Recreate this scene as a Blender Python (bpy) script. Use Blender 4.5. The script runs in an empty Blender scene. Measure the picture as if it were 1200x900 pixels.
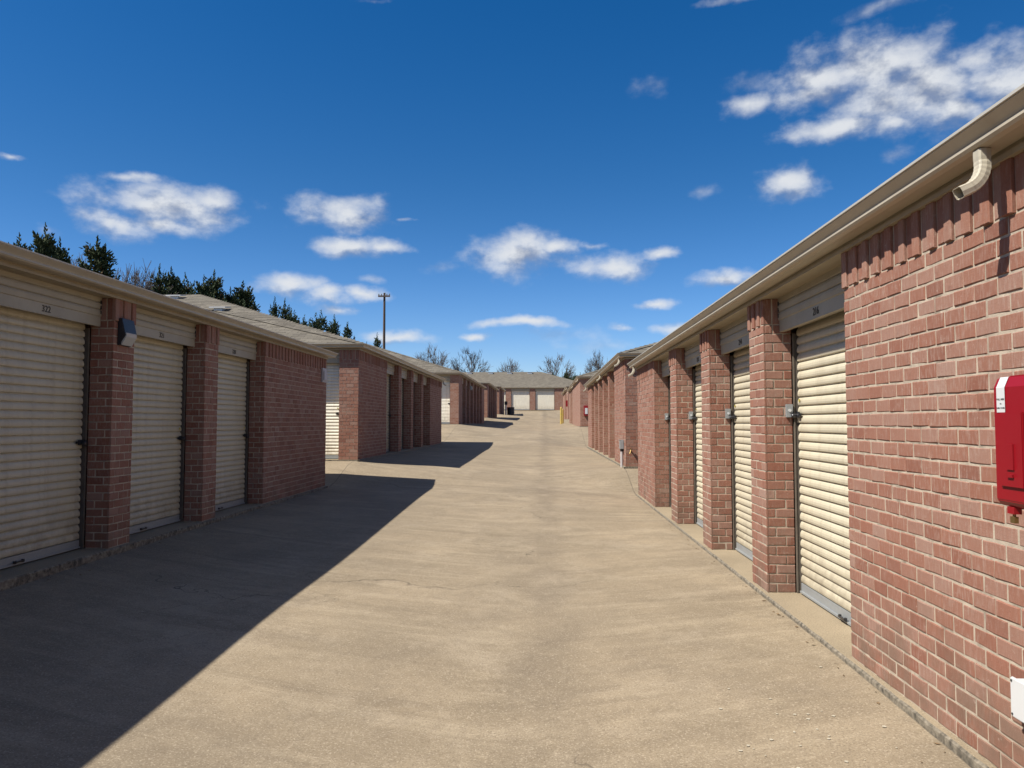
import bpy, bmesh, math, random
import numpy as np
from mathutils import Vector, Matrix
R = math.radians
random.seed(7)
sc = bpy.context.scene
COL = sc.collection

# ------------------------------------------------------------------ camera
F = 890.0
PITCH = math.atan(45 / F)
YAW = math.atan(38 * math.cos(PITCH) / F)
cam_d = bpy.data.cameras.new('camera')
cam = bpy.data.objects.new('camera', cam_d)
COL.objects.link(cam)
cam.location = (0, 0, 1.53)
cam.rotation_euler = (R(90) + PITCH, 0, YAW)
cam_d.sensor_width = 36.0
cam_d.lens = 36.0 * F / 1200.0
cam_d.clip_start = 0.05
cam_d.clip_end = 6000
sc.camera = cam

# ------------------------------------------------------------------ light
SUN_TRAVEL = Vector((0.150, 0.073, -0.210)).normalized()
sun_d = bpy.data.lights.new('sun', 'SUN')
sun_d.energy = 5.0
sun_d.angle = R(0.5)
sun_d.color = (1.0, 0.955, 0.86)
sun = bpy.data.objects.new('sun', sun_d)
COL.objects.link(sun)
sun.rotation_euler = SUN_TRAVEL.to_track_quat('-Z', 'Y').to_euler()
to_sun = -SUN_TRAVEL
SUN_EL = math.asin(to_sun.z)
SUN_AZ = math.atan2(to_sun.x, to_sun.y)      # clockwise from +Y

sc.view_settings.view_transform = 'Standard'
sc.view_settings.look = 'None'
sc.view_settings.exposure = 0.75
sc.view_settings.gamma = 1.0
sc.view_settings.use_curve_mapping = False


class NT:
    """small helper to write node trees"""
    def __init__(s, tree):
        s.t = tree; s.n = tree.nodes; s.l = tree.links

    def node(s, typ, **kw):
        n = s.n.new(typ)
        ins = kw.pop('ins', {})
        for k, v in kw.items():
            setattr(n, k, v)
        for k, v in ins.items():
            s.put(n.inputs[k], v)
        return n

    def put(s, sock, v):
        if hasattr(v, 'is_output') or isinstance(v, bpy.types.NodeSocket):
            s.l.new(v, sock)
        else:
            sock.default_value = v

    def math(s, op, a, b=0.0, c=0.0, clamp=False):
        n = s.n.new('ShaderNodeMath'); n.operation = op; n.use_clamp = clamp
        s.put(n.inputs[0], a); s.put(n.inputs[1], b); s.put(n.inputs[2], c)
        return n.outputs[0]

    def vmath(s, op, a, b=(0, 0, 0), c=(0, 0, 0), out=0):
        n = s.n.new('ShaderNodeVectorMath'); n.operation = op
        s.put(n.inputs[0], a)
        if len(n.inputs) > 1: s.put(n.inputs[1], b)
        if op == 'MULTIPLY_ADD': s.put(n.inputs[2], c)
        return n.outputs['Value'] if out == 'v' else n.outputs[0]

    def noise(s, vec, scale, detail=4, rough=0.55, dim='3D', out='Fac', dist=0.0):
        n = s.node('ShaderNodeTexNoise', noise_dimensions=dim)
        s.put(n.inputs['Vector'], vec)
        n.inputs['Scale'].default_value = scale; n.inputs['Detail'].default_value = detail
        n.inputs['Roughness'].default_value = rough; n.inputs['Distortion'].default_value = dist
        return n.outputs[out]

    def ramp(s, f, stops, interp='LINEAR'):
        n = s.n.new('ShaderNodeValToRGB'); s.put(n.inputs[0], f)
        e = n.color_ramp.elements; n.color_ramp.interpolation = interp
        while len(e) < len(stops): e.new(0.5)
        for i, (p, c) in enumerate(stops):
            e[i].position = p
            e[i].color = (c, c, c, 1) if isinstance(c, (int, float)) else (*c, 1)
        return n.outputs[0]

    def mix(s, f, a, b, blend='MIX'):
        n = s.n.new('ShaderNodeMix'); n.data_type = 'RGBA'; n.blend_type = blend
        s.put(n.inputs[0], f)
        s.put(n.inputs[6], a if not isinstance(a, tuple) or len(a) == 4 else (*a, 1))
        s.put(n.inputs[7], b if not isinstance(b, tuple) or len(b) == 4 else (*b, 1))
        return n.outputs[2]

    def rng(s, v, a, b, c=0.0, d=1.0, typ='LINEAR'):
        n = s.node('ShaderNodeMapRange', interpolation_type=typ)
        s.put(n.inputs[0], v)
        for i, q in enumerate((a, b, c, d)): n.inputs[i + 1].default_value = q
        return n.outputs[0]


# ------------------------------------------------------------------ world: sky with fair-weather clouds
world = bpy.data.worlds.new('World')
sc.world = world
world.use_nodes = True
SKY_STRENGTH = 0.050
W = NT(world.node_tree)
W.n.clear()
sky = W.node('ShaderNodeTexSky', sky_type='NISHITA')
sky.sun_disc = False
sky.sun_elevation = SUN_EL
sky.sun_rotation = SUN_AZ
sky.altitude = 200
sky.air_density = 1.0
sky.dust_density = 0.3
sky.ozone_density = 2.5
tc = W.node('ShaderNodeTexCoord')
dirv = tc.outputs['Generated']
sep = W.node('ShaderNodeSeparateXYZ', ins={0: dirv})
az = W.math('ARCTAN2', sep.outputs[0], sep.outputs[1])
el = W.math('ARCSINE', sep.outputs[2])
p0 = W.node('ShaderNodeCombineXYZ', ins={0: az, 1: el}).outputs[0]
nzc = W.noise(W.vmath('MULTIPLY', p0, (1.0, 1.6, 1)), 11, 6, 0.55, out='Color')
off = W.vmath('MULTIPLY', W.vmath('SUBTRACT', nzc, (0.5, 0.5, 0.5)), (0.060, 0.030, 0))
p1 = W.vmath('ADD', p0, off)

def px_to_azel(x, y):
    fw = Vector((-math.sin(YAW) * math.cos(PITCH), math.cos(YAW) * math.cos(PITCH), math.sin(PITCH)))
    rt = Vector((math.cos(YAW), math.sin(YAW), 0)); up = rt.cross(fw)
    d = (fw * F + rt * (x - 600) - up * (y - 450)).normalized()
    return math.atan2(d.x, d.y), math.asin(d.z)

# cumulus puffs: where in the sky (bearing and height, given as in the photo's survey), size, weight
PUFFS = [(195, 240, 85, 24, 1.0), (140, 262, 48, 17, .95), (152, 211, 34, 10, .8), (250, 238, 34, 18, .9), (190, 262, 50, 12, .7),
         (405, 250, 52, 18, 1.0), (412, 289, 46, 13, 1.0), (450, 290, 32, 10, .8), (474, 257, 10, 4, .5),
         (340, 333, 44, 13, 1.0), (385, 345, 38, 12, .8), (425, 343, 34, 10, .75), (395, 361, 26, 7, .7), (435, 325, 18, 6, .4),
         (605, 298, 52, 26, 1.0), (650, 292, 34, 12, .85), (720, 312, 50, 16, 1.0), (776, 297, 24, 9, .8), (690, 290, 26, 8, .55),
         (845, 326, 38, 11, 1.0), (925, 214, 38, 21, 1.0), (828, 220, 19, 12, .42), (1055, 181, 24, 12, .35),
         (1020, 82, 92, 40, 1.0), (1080, 105, 100, 46, 1.0), (950, 112, 66, 24, .85), (880, 120, 40, 20, .55), (1175, 100, 60, 46, .95), (960, 95, 70, 30, .85), (1040, 120, 90, 34, .95), (1120, 130, 60, 26, .9),
         (985, 150, 70, 15, .85), (1150, 70, 40, 26, .7), (880, 95, 40, 16, .3), (1045, 145, 60, 18, .6),
         (615, 379, 56, 6, .95), (768, 355, 26, 6, .8), (735, 382, 24, 7, .55), (785, 383, 40, 9, .6),
         (14, 187, 22, 7, .6), (62, 270, 14, 10, .3), (470, 395, 42, 9, .8), (554, 394, 18, 6, .8), (520, 312, 22, 8, .25),
         (655, 392, 60, 12, .22), (850, 2, 40, 6, .5), (1030, 6, 60, 12, .4), (700, 405, 60, 10, .22), (760, 100, 24, 14, .22), (440, 2, 26, 4, .3)]
acc = None; faint = None; acc_up = None
p1u = W.vmath('ADD', p1, (-0.006, 0.014, 0))
for (x, y, rx, ry, w) in PUFFS:
    a, e = px_to_azel(x, y)
    a1, _ = px_to_azel(x + rx, y); _, e1 = px_to_azel(x, y - ry)
    ia, ie = 1 / abs(a1 - a), 1 / abs(e1 - e)
    ln = W.vmath('LENGTH', W.vmath('MULTIPLY_ADD', p1, (ia, ie, 0), (-a * ia, -e * ie, 0)), out='v')
    if w <= 0.5:
        v = W.math('SUBTRACT', 1.0, ln); v = W.math('MULTIPLY', v, w * 2)
        faint = v if faint is None else W.math('MAXIMUM', faint, v)
    else:
        v = W.math('SUBTRACT', 1.08 + (w - 1) * 0.75, ln)
        acc = v if acc is None else W.math('MAXIMUM', acc, v)
        if w > 0.78:
            lu = W.vmath('LENGTH', W.vmath('MULTIPLY_ADD', p1u, (ia, ie, 0), (-a * ia, -e * ie, 0)), out='v')
            v = W.math('SUBTRACT', 1.08 + (w - 1) * 0.75, lu)
            acc_up = v if acc_up is None else W.math('MAXIMUM', acc_up, v)
# the rest of the sky outside the view carries clouds of the same kind
fbm_p = W.vmath('MULTIPLY', p0, (1.0, 1.4, 1))
fbm = W.noise(fbm_p, 20, 8, 0.56)
fbm_up = W.noise(W.vmath('ADD', fbm_p, (-0.006, 0.030, 0)), 20, 4, 0.55)
wide = W.noise(W.vmath('MULTIPLY', dirv, (1, 1, 2.2)), 3.2, 6, 0.55)
gate_az = W.rng(W.math('ABSOLUTE', W.math('ADD', az, YAW)), 0.62, 0.75)
gate_el = W.rng(el, 0.56, 0.68)
gate = W.math('MAXIMUM', gate_az, gate_el)
generic = W.math('SUBTRACT', W.math('MULTIPLY', W.rng(wide, 0.56, 0.70), gate), W.math('MULTIPLY', W.math('SUBTRACT', 1.0, gate), 4.0))
dens = W.math('ADD', W.math('MAXIMUM', acc, generic), W.math('MULTIPLY', W.math('SUBTRACT', fbm, 0.5), 2.1))
alpha = W.rng(dens, -0.30, 1.10, 0, 0.95, 'SMOOTHSTEP')
fa = W.rng(W.math('ADD', faint, W.math('MULTIPLY', W.math('SUBTRACT', fbm, 0.5), 1.6)), -0.1, 1.0, 0, 0.42, 'SMOOTHSTEP')
alpha = W.math('MAXIMUM', alpha, fa)
shade = W.math('ADD', W.math('MULTIPLY', W.math('SUBTRACT', fbm, fbm_up), 3.6), W.math('SUBTRACT', 0.68, W.math('MULTIPLY', W.math('SUBTRACT', W.math('MAXIMUM', acc_up, -0.4), W.math('MAXIMUM', acc, -0.4)), 0.75)), clamp=True)
ccol = W.mix(shade, (0.30, 0.345, 0.45), (0.76, 0.785, 0.82))
ccol = W.vmath('MULTIPLY', ccol, (0.60 / SKY_STRENGTH,) * 3)
hsv = W.node('ShaderNodeHueSaturation', ins={'Color': sky.outputs[0], 'Saturation': 1.42, 'Value': 1.05})
skyb = W.vmath('MULTIPLY', hsv.outputs[0], (1.10, 1.08, 1.22))
hz = W.rng(el, 0.0, 0.33, 1, 0, 'SMOOTHSTEP')
hsv_c = W.mix(hz, skyb, W.vmath('MULTIPLY', hsv.outputs[0], (1.15, 1.26, 1.66)))
skyc = W.mix(alpha, hsv_c, ccol)
bg = W.node('ShaderNodeBackground', ins={'Color': skyc, 'Strength': SKY_STRENGTH})
wo = W.node('ShaderNodeOutputWorld', ins={'Surface': bg.outputs[0]})
world.cycles.sampling_method = 'MANUAL'
world.cycles.sample_map_resolution = 512

# ------------------------------------------------------------------ materials
K = 0.645     # the photograph is exposed about three quarters of a stop over: albedos below are scaled by this
def mat(name):
    m = bpy.data.materials.new(name); m.use_nodes = True
    t = NT(m.node_tree)
    b = t.n['Principled BSDF']
    return m, t, b

def geo_pos(t):
    return t.node('ShaderNodeNewGeometry').outputs['Position']

def bump(t, b, h, strength, dist):
    n = t.node('ShaderNodeBump', ins={'Height': h, 'Strength': strength, 'Distance': dist})
    t.l.new(n.outputs[0], b.inputs['Normal'])

def m_brick(name, far=False):
    m, t, b = mat(name)
    pos = geo_pos(t)
    if not far:
        tone = t.node('ShaderNodeAttribute', attribute_name='tone').outputs['Fac']
        tint = t.node('ShaderNodeAttribute', attribute_name='tint').outputs['Fac']
    else:
        o = t.node('ShaderNodeTexCoord').outputs['Object']
        s = t.node('ShaderNodeSeparateXYZ', ins={0: o})
        v = t.node('ShaderNodeCombineXYZ', ins={0: t.math('ADD', s.outputs[0], s.outputs[1]), 1: s.outputs[2]}).outputs[0]
        bt = t.node('ShaderNodeTexBrick', offset=0.5, ins={'Vector': v, 'Color1': (0, 0, 0, 1), 'Color2': (1, 1, 1, 1), 'Mortar': (0.5, 0.5, 0.5, 1), 'Scale': 1.0,
                    'Mortar Size': 0.006, 'Brick Width': 0.18, 'Row Height': 0.0835, 'Mortar Smooth': 0.2})
        tone = t.node('ShaderNodeSeparateColor', ins={0: bt.outputs[0]}).outputs[0]
        tint = t.noise(pos, 2.0)
    c = t.ramp(tone, [(0.0, (0.27, 0.108, 0.072)), (0.2, (0.34, 0.148, 0.100)), (0.5, (0.37, 0.178, 0.125)), (0.85, (0.385, 0.215, 0.163)), (1.0, (0.42, 0.26, 0.205))])
    c = t.mix(t.math('MULTIPLY', tint, 0.35), c, (0.36, 0.125, 0.070))
    # lime bloom and scratches running down the faces
    sv = t.vmath('MULTIPLY', pos, (1, 1, 0.22))
    streak = t.rng(t.noise(sv, 60, 4, 0.65), 0.47, 0.75)
    bloom = t.math('MULTIPLY', streak, t.rng(t.noise(pos, 1.6, 3), 0.35, 0.65, 0.15, 0.8))
    c = t.mix(bloom, c, (0.52, 0.39, 0.33))
    c = t.mix(t.rng(t.noise(pos, 240, 2, 0.6), 0.60, 0.78, 0, 0.6), c, (0.12, 0.055, 0.042))
    c = t.mix(t.rng(t.noise(pos, 18, 5, 0.7), 0.58, 0.78, 0, 0.45), c, (0.17, 0.075, 0.055))
    if far:
        c = t.mix(t.math('MULTIPLY', bt.outputs['Fac'], 0.8), c, (0.46, 0.38, 0.30))
    # grime rising from the ground on the lowest courses
    zs = t.node('ShaderNodeSeparateXYZ', ins={0: pos}).outputs[2]
    low = t.math('MULTIPLY', t.rng(zs, 0.10, 0.75, 1, 0), t.rng(t.noise(pos, 3.0, 5, 0.65), 0.40, 0.62, 0, 0.75))
    c = t.mix(low, c, (0.20, 0.135, 0.095))
    # lime smears left by the mason
    c = t.mix(t.rng(t.noise(pos, 32, 5, 0.7), 0.60, 0.72, 0, 0.6), c, (0.55, 0.43, 0.36))
    c = t.vmath('MULTIPLY', c, (K * .99, K * .965, K * .935))
    t.l.new(c, b.inputs['Base Color'])
    b.inputs['Roughness'].default_value = 0.88
    h = t.math('ADD', t.noise(pos, 120, 5, 0.65), t.math('MULTIPLY', t.noise(pos, 18, 3), 0.6))
    bump(t, b, h, 0.55, 0.004)
    return m

M = {}
M['brick'] = m_brick('fired_brick')
M['brick_far'] = m_brick('distant_brickwork', True)

def simple(name, col, rough=0.6, metal=0.0, var=0.12, scale=6.0, bs=0.0, bscale=80, dirt=None, spec=0.5):
    m, t, b = mat(name)
    pos = geo_pos(t)
    if max(col) > 0.1: col = tuple(x * K for x in col)
    c = t.mix(t.rng(t.noise(pos, scale, 5, 0.6), 0.3, 0.7), tuple(x * (1 - var) for x in col), tuple(min(1, x * (1 + var)) for x in col))
    if dirt:
        c = t.mix(t.rng(t.noise(t.vmath('MULTIPLY', pos, (1, 1, 0.35)), 9, 6, 0.65), 0.52, 0.72, 0, dirt[1]), c, dirt[0])
    t.l.new(c, b.inputs['Base Color'])
    b.inputs['Roughness'].default_value = rough
    b.inputs['Metallic'].default_value = metal
    b.inputs['Specular IOR Level'].default_value = spec
    if bs: bump(t, b, t.noise(pos, bscale, 4, 0.6), bs, 0.003)
    return m

M['mortar'] = simple('lime_mortar', (0.57, 0.475, 0.37), 0.95, var=0.22, scale=14, bs=0.8, bscale=150, dirt=((0.13, 0.10, 0.075), 0.8))
M['door'] = simple('cream_painted_steel', (0.70, 0.625, 0.47), 0.42, var=0.05, scale=3, bs=0.05, bscale=12, dirt=((0.40, 0.33, 0.22), 0.25))
def m_door(name, col, k):
    m, t, b = mat(name)
    pos = geo_pos(t); lz = t.node('ShaderNodeSeparateXYZ', ins={0: t.node('ShaderNodeTexCoord').outputs['Object']}).outputs[2]
    rnd_ = t.node('ShaderNodeObjectInfo').outputs['Random']
    c = t.mix(t.rng(t.noise(pos, 2.5, 5, 0.6), 0.3, 0.7), tuple(x * .93 * k for x in col), tuple(x * 1.05 * k for x in col))
    c = t.mix(t.math('MULTIPLY', rnd_, 0.22), c, tuple(x * k for x in (0.55, 0.47, 0.34)))
    runs = t.rng(t.noise(t.vmath('MULTIPLY', pos, (14, 14, 0.9)), 1.0, 5, 0.65), 0.50, 0.75, 0, 0.45)
    c = t.mix(runs, c, tuple(x * k for x in (0.44, 0.36, 0.25)))
    low = t.math('MULTIPLY', t.rng(lz, 0.05, 0.75, 1, 0, 'SMOOTHSTEP'), t.rng(t.noise(pos, 7, 5, 0.7), 0.38, 0.66, 0.1, 0.75))
    c = t.mix(low, c, tuple(x * k for x in (0.36, 0.30, 0.22)))
    c = t.mix(t.rng(t.noise(t.vmath('MULTIPLY', pos, (3, 3, 30)), 3.0, 5, 0.75), 0.68, 0.76, 0, 0.5), c, tuple(x * k for x in (0.30, 0.25, 0.20)))
    t.l.new(c, b.inputs['Base Color']); b.inputs['Roughness'].default_value = 0.45
    bump(t, b, t.noise(pos, 2.2, 3, 0.5), 0.5, 0.02)
    return m
M['door'] = m_door('cream_painted_door', (0.76, 0.685, 0.515), K)
M['door_brightened'] = m_door('cream_door_lit_copy', (0.82, 0.78, 0.66), 0.95)  # brighter copy of the door paint; strong light on camera-facing doors put into colour
M['hood'] = simple('weathered_cream_steel', (0.52, 0.46, 0.345), 0.5, var=0.08, scale=4, dirt=((0.30, 0.25, 0.17), 0.35))
M['trim'] = simple('tan_fascia_paint', (0.48, 0.40, 0.275), 0.55, var=0.08, scale=5, dirt=((0.24, 0.19, 0.12), 0.4))
M['gutter'] = simple('tan_gutter_paint', (0.60, 0.525, 0.40), 0.4, var=0.06, scale=4, dirt=((0.30, 0.24, 0.17), 0.35))
M['spout'] = simple('cream_spout_paint', (0.62, 0.56, 0.44), 0.45, var=0.06, scale=9, dirt=((0.36, 0.30, 0.22), 0.35))
M['guide'] = simple('dull_brown_steel', (0.20, 0.165, 0.13), 0.6, var=0.2, scale=10)
M['lip'] = simple('sunlit_lip_white', (0.74, 0.71, 0.64), 0.35, var=0.04)  # sunlit top edge of the gutter, put into the colour as white
M['zinc'] = simple('galvanised_steel', (0.34, 0.35, 0.37), 0.42, 0.7, var=0.12, scale=20)
M['greymetal'] = simple('grey_enclosure_paint', (0.42, 0.44, 0.45), 0.45, 0.2, var=0.06, scale=20)
M['black'] = simple('black_plastic', (0.02, 0.021, 0.026), 0.4, var=0.1)
M['dark'] = simple('gap_shade_black', (0.02, 0.018, 0.015), 0.9, var=0.1)  # near-black: shade in the door gaps put into the colour
M['lock'] = simple('dark_lock_steel', (0.06, 0.06, 0.065), 0.3, 0.7, var=0.1)
M['ink'] = simple('number_ink', (0.03, 0.028, 0.025), 0.7)
M['white'] = simple('white_plastic', (0.80, 0.81, 0.82), 0.35, var=0.03)
M['lens'] = simple('frosted_lens', (0.62, 0.63, 0.62), 0.25, var=0.04)
M['red'] = simple('red_moulded_plastic', (0.33, 0.003, 0.010), 0.45, var=0.06, scale=3)
M['brass'] = simple('brass', (0.36, 0.24, 0.09), 0.5, 0.8)
M['yellow'] = simple('safety_yellow_paint', (0.66, 0.47, 0.13), 0.5, dirt=((0.3, 0.2, 0.05), 0.3))
M['leaf'] = simple('dry_leaf', (0.22, 0.14, 0.07), 0.9, var=0.4, scale=30)
M['wood'] = simple('creosoted_timber', (0.075, 0.052, 0.04), 0.9, var=0.25, scale=12)
M['bark'] = simple('grey_bark', (0.13, 0.11, 0.10), 0.95, var=0.25, scale=8)
M['twig'] = simple('pale_twig_bark', (0.30, 0.27, 0.24), 0.95, var=0.2, scale=3)
M['plate'] = simple('faded_white_plate', (0.62, 0.58, 0.58), 0.5, var=0.08, scale=20)
M['rubber'] = simple('yellow_sticker', (0.6, 0.5, 0.05), 0.5)

def m_foliage():
    m, t, b = mat('cedar_foliage')
    tone = t.node('ShaderNodeAttribute', attribute_name='tone').outputs['Fac']
    c = t.ramp(tone, [(0, (0.016, 0.026, 0.010)), (0.5, (0.028, 0.042, 0.016)), (0.85, (0.048, 0.058, 0.022)), (1, (0.08, 0.05, 0.026))])
    t.l.new(c, b.inputs['Base Color']); b.inputs['Roughness'].default_value = 0.8
    b.inputs['Specular IOR Level'].default_value = 0.2
    return m
M['foliage'] = m_foliage()

def m_shingle(name, attr):
    m, t, b = mat(name)
    pos = geo_pos(t)
    if attr:
        tone = t.node('ShaderNodeAttribute', attribute_name='tone').outputs['Fac']
    else:
        s = t.node('ShaderNodeSeparateXYZ', ins={0: pos})
        v = t.node('ShaderNodeCombineXYZ', ins={0: t.math('ADD', s.outputs[0], t.math('MULTIPLY', s.outputs[1], 0.0)), 1: t.math('MULTIPLY', s.outputs[2], 3.2)}).outputs[0]
        bt = t.node('ShaderNodeTexBrick', offset=0.5, ins={'Vector': v, 'Color1': (0, 0, 0, 1), 'Color2': (1, 1, 1, 1), 'Mortar': (0, 0, 0, 1), 'Scale': 1.0,
                    'Mortar Size': 0.01, 'Brick Width': 0.33, 'Row Height': 0.14})
        tone = t.node('ShaderNodeSeparateColor', ins={0: bt.outputs[0]}).outputs[0]
    c = t.ramp(tone, [(0, (0.125, 0.105, 0.08)), (0.5, (0.18, 0.155, 0.118)), (1, (0.235, 0.205, 0.16))])
    c = t.mix(t.rng(t.noise(pos, 0.6, 5, 0.6), 0.4, 0.7, 0, 0.35), c, (0.13, 0.115, 0.09))
    c = t.mix(t.rng(t.noise(pos, 300, 2), 0.5, 0.7, 0, 0.5), c, (0.09, 0.08, 0.065))
    c = t.vmath('MULTIPLY', c, (K * 1.05, K * 1.05, K * 1.05))
    t.l.new(c, b.inputs['Base Color']); b.inputs['Roughness'].default_value = 0.95
    bump(t, b, t.noise(pos, 150, 3), 0.5, 0.004)
    return m
M['shingle'] = m_shingle('asphalt_shingle', True)
M['roof'] = m_shingle('asphalt_roofing', False)

def m_concrete(name, slab=False):
    m, t, b = mat(name)
    pos = geo_pos(t)
    s = t.node('ShaderNodeSeparateXYZ', ins={0: pos}); X, Y = s.outputs[0], s.outputs[1]
    base = (0.385, 0.318, 0.228) if not slab else (0.40, 0.335, 0.24)
    c = t.mix(t.rng(t.noise(pos, 0.55, 6, 0.62), 0.32, 0.7), tuple(k * 0.66 for k in base), tuple(k * 1.12 for k in base))
    if not slab:
        # bands left by the screed, running across the alley and sagging to the swale
        sag = t.math('MULTIPLY', t.math('POWER', t.math('ABSOLUTE', t.math('ADD', X, 0.2)), 1.6), 0.10)
        yy = t.math('SUBTRACT', Y, sag)
        bv = t.node('ShaderNodeCombineXYZ', ins={0: t.math('MULTIPLY', X, 0.30), 1: t.math('MULTIPLY', yy, 2.4), 2: 0.0}).outputs[0]
        bands = t.noise(bv, 1.5, 8, 0.70)
        c = t.mix(t.rng(bands, 0.50, 0.66, 0, 0.70), c, (0.47, 0.40, 0.295))
        bands2 = t.noise(t.vmath('ADD', bv, (11, 5, 0)), 1.2, 8, 0.72)
        c = t.mix(t.rng(bands2, 0.51, 0.68, 0, 0.70), c, (0.205, 0.165, 0.118))
        # drip line along the swale
        sw = t.math('ADD', t.math('ABSOLUTE', t.math('ADD', X, t.math('MULTIPLY', t.math('SUBTRACT', t.noise(pos, 0.7, 3), 0.5), 0.7))), 0.0)
        swm = t.math('MULTIPLY', t.rng(sw, 0.04, 0.38, 0.75, 0.0, 'SMOOTHSTEP'), t.rng(t.noise(pos, 1.3, 5, 0.65), 0.3, 0.62))
        c = t.mix(swm, c, (0.20, 0.165, 0.125))
        sw2 = t.math('MULTIPLY', t.rng(t.math('ABSOLUTE', t.math('ADD', X, 0.42)), 0.0, 0.5, 0.6, 0, 'SMOOTHSTEP'), t.rng(t.noise(pos, 2.2, 5, 0.65), 0.45, 0.65))
        c = t.mix(sw2, c, (0.42, 0.36, 0.27))
        # broad weathered patches
        c = t.mix(t.rng(t.noise(t.vmath('ADD', pos, (3, 9, 0)), 0.9, 8, 0.74), 0.50, 0.66, 0, 0.60), c, (0.215, 0.178, 0.135))
        c = t.mix(t.rng(t.noise(t.vmath('ADD', pos, (13, 4, 0)), 1.1, 8, 0.74), 0.52, 0.68, 0, 0.55), c, (0.50, 0.43, 0.33))
        # tight mottling and sawn joints
        c = t.mix(t.rng(t.noise(pos, 9, 6, 0.72), 0.50, 0.66, 0, 0.38), c, (0.24, 0.195, 0.145))
        c = t.mix(t.rng(t.noise(t.vmath('ADD', pos, (7, 1, 0)), 13, 6, 0.72), 0.52, 0.68, 0, 0.38), c, (0.48, 0.41, 0.31))
        jn = None
        for yj in (15.95, 35.1, 40.9, 62.0):
            q = t.rng(t.math('ABSOLUTE', t.math('SUBTRACT', Y, yj)), 0.006, 0.016, 0.75, 0)
            jn = q if jn is None else t.math('MAXIMUM', jn, q)
        for xj in (-4.56, 1.96):
            jn = t.math('MAXIMUM', jn, t.rng(t.math('ABSOLUTE', t.math('SUBTRACT', X, xj)), 0.005, 0.013, 0.8, 0))
        c = t.mix(jn, c, (0.10, 0.085, 0.065))
        # oil spots
        c = t.mix(t.rng(t.noise(t.vmath('ADD', pos, (30, 2, 0)), 1.4, 3, 0.5), 0.70, 0.76, 0, 0.4), c, (0.12, 0.10, 0.08))
    if not slab:
        c = t.mix(t.rng(t.noise(t.vmath('MULTIPLY', pos, (.5, .22, 0)), 1.0, 5, 0.6), 0.40, 0.62, 0, 0.42), c, (0.225, 0.188, 0.142))
    # exposed aggregate
    c = t.mix(t.rng(t.noise(pos, 95, 3, 0.6), 0.52, 0.66, 0, 0.60), c, (0.16, 0.125, 0.09))
    c = t.mix(t.rng(t.noise(t.vmath('ADD', pos, (5, 5, 5)), 80, 3, 0.6), 0.54, 0.68, 0, 0.50), c, (0.60, 0.53, 0.42))
    vo = t.node('ShaderNodeTexVoronoi', ins={'Vector': pos, 'Scale': 55.0})
    c = t.mix(t.rng(vo.outputs['Distance'], 0.0, 0.3, 0.20, 0.0), c, (0.50, 0.43, 0.33))
    # hair cracks
    cv = t.vmath('ADD', pos, t.vmath('MULTIPLY', t.vmath('SUBTRACT', t.noise(pos, 1.2, 4, out='Color'), (0.5, 0.5, 0.5)), (1.6, 1.6, 0)))
    vc = t.node('ShaderNodeTexVoronoi', feature='DISTANCE_TO_EDGE', ins={'Vector': cv, 'Scale': 0.22})
    crack = t.math('MULTIPLY', t.rng(vc.outputs['Distance'], 0.0, 0.0022, 0.85, 0), t.rng(t.noise(pos, 0.5, 2), 0.48, 0.58))
    c = t.mix(crack, c, (0.09, 0.075, 0.06))
    c = t.vmath('MULTIPLY', c, (K * 1.09, K * 1.04, K * .975))
    t.l.new(c, b.inputs['Base Color']); b.inputs['Roughness'].default_value = 0.88
    b.inputs['Specular IOR Level'].default_value = 0.25
    h = t.math('SUBTRACT', t.math('ADD', t.noise(pos, 140, 4, 0.65), t.math('MULTIPLY', t.noise(pos, 12, 4), 0.5)), t.math('MULTIPLY', crack, 1.0))
    bump(t, b, h, 0.5, 0.004)
    return m
M['pavement'] = m_concrete('driveway_concrete')
M['slab'] = m_concrete('slab_concrete', True)
M['edge'] = simple('crumbled_concrete_edge', (0.24, 0.205, 0.155), 0.95, var=0.7, scale=26, bs=1.0, bscale=60, dirt=((0.03, 0.026, 0.02), 0.95))
M['grass'] = simple('winter_grass', (0.16, 0.13, 0.06), 0.95, var=0.3, scale=2, bs=0.6, bscale=40)

# ------------------------------------------------------------------ object helpers
def tag(o, label=None, cat=None, group=None, kind=None):
    if label: o['label'] = label
    if cat: o['category'] = cat
    if group: o['group'] = group
    if kind: o['kind'] = kind
    return o

def empty(name, loc):
    o = bpy.data.objects.new(name, None); o.location = loc; o.empty_display_size = 0.3
    COL.objects.link(o); return o

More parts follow.
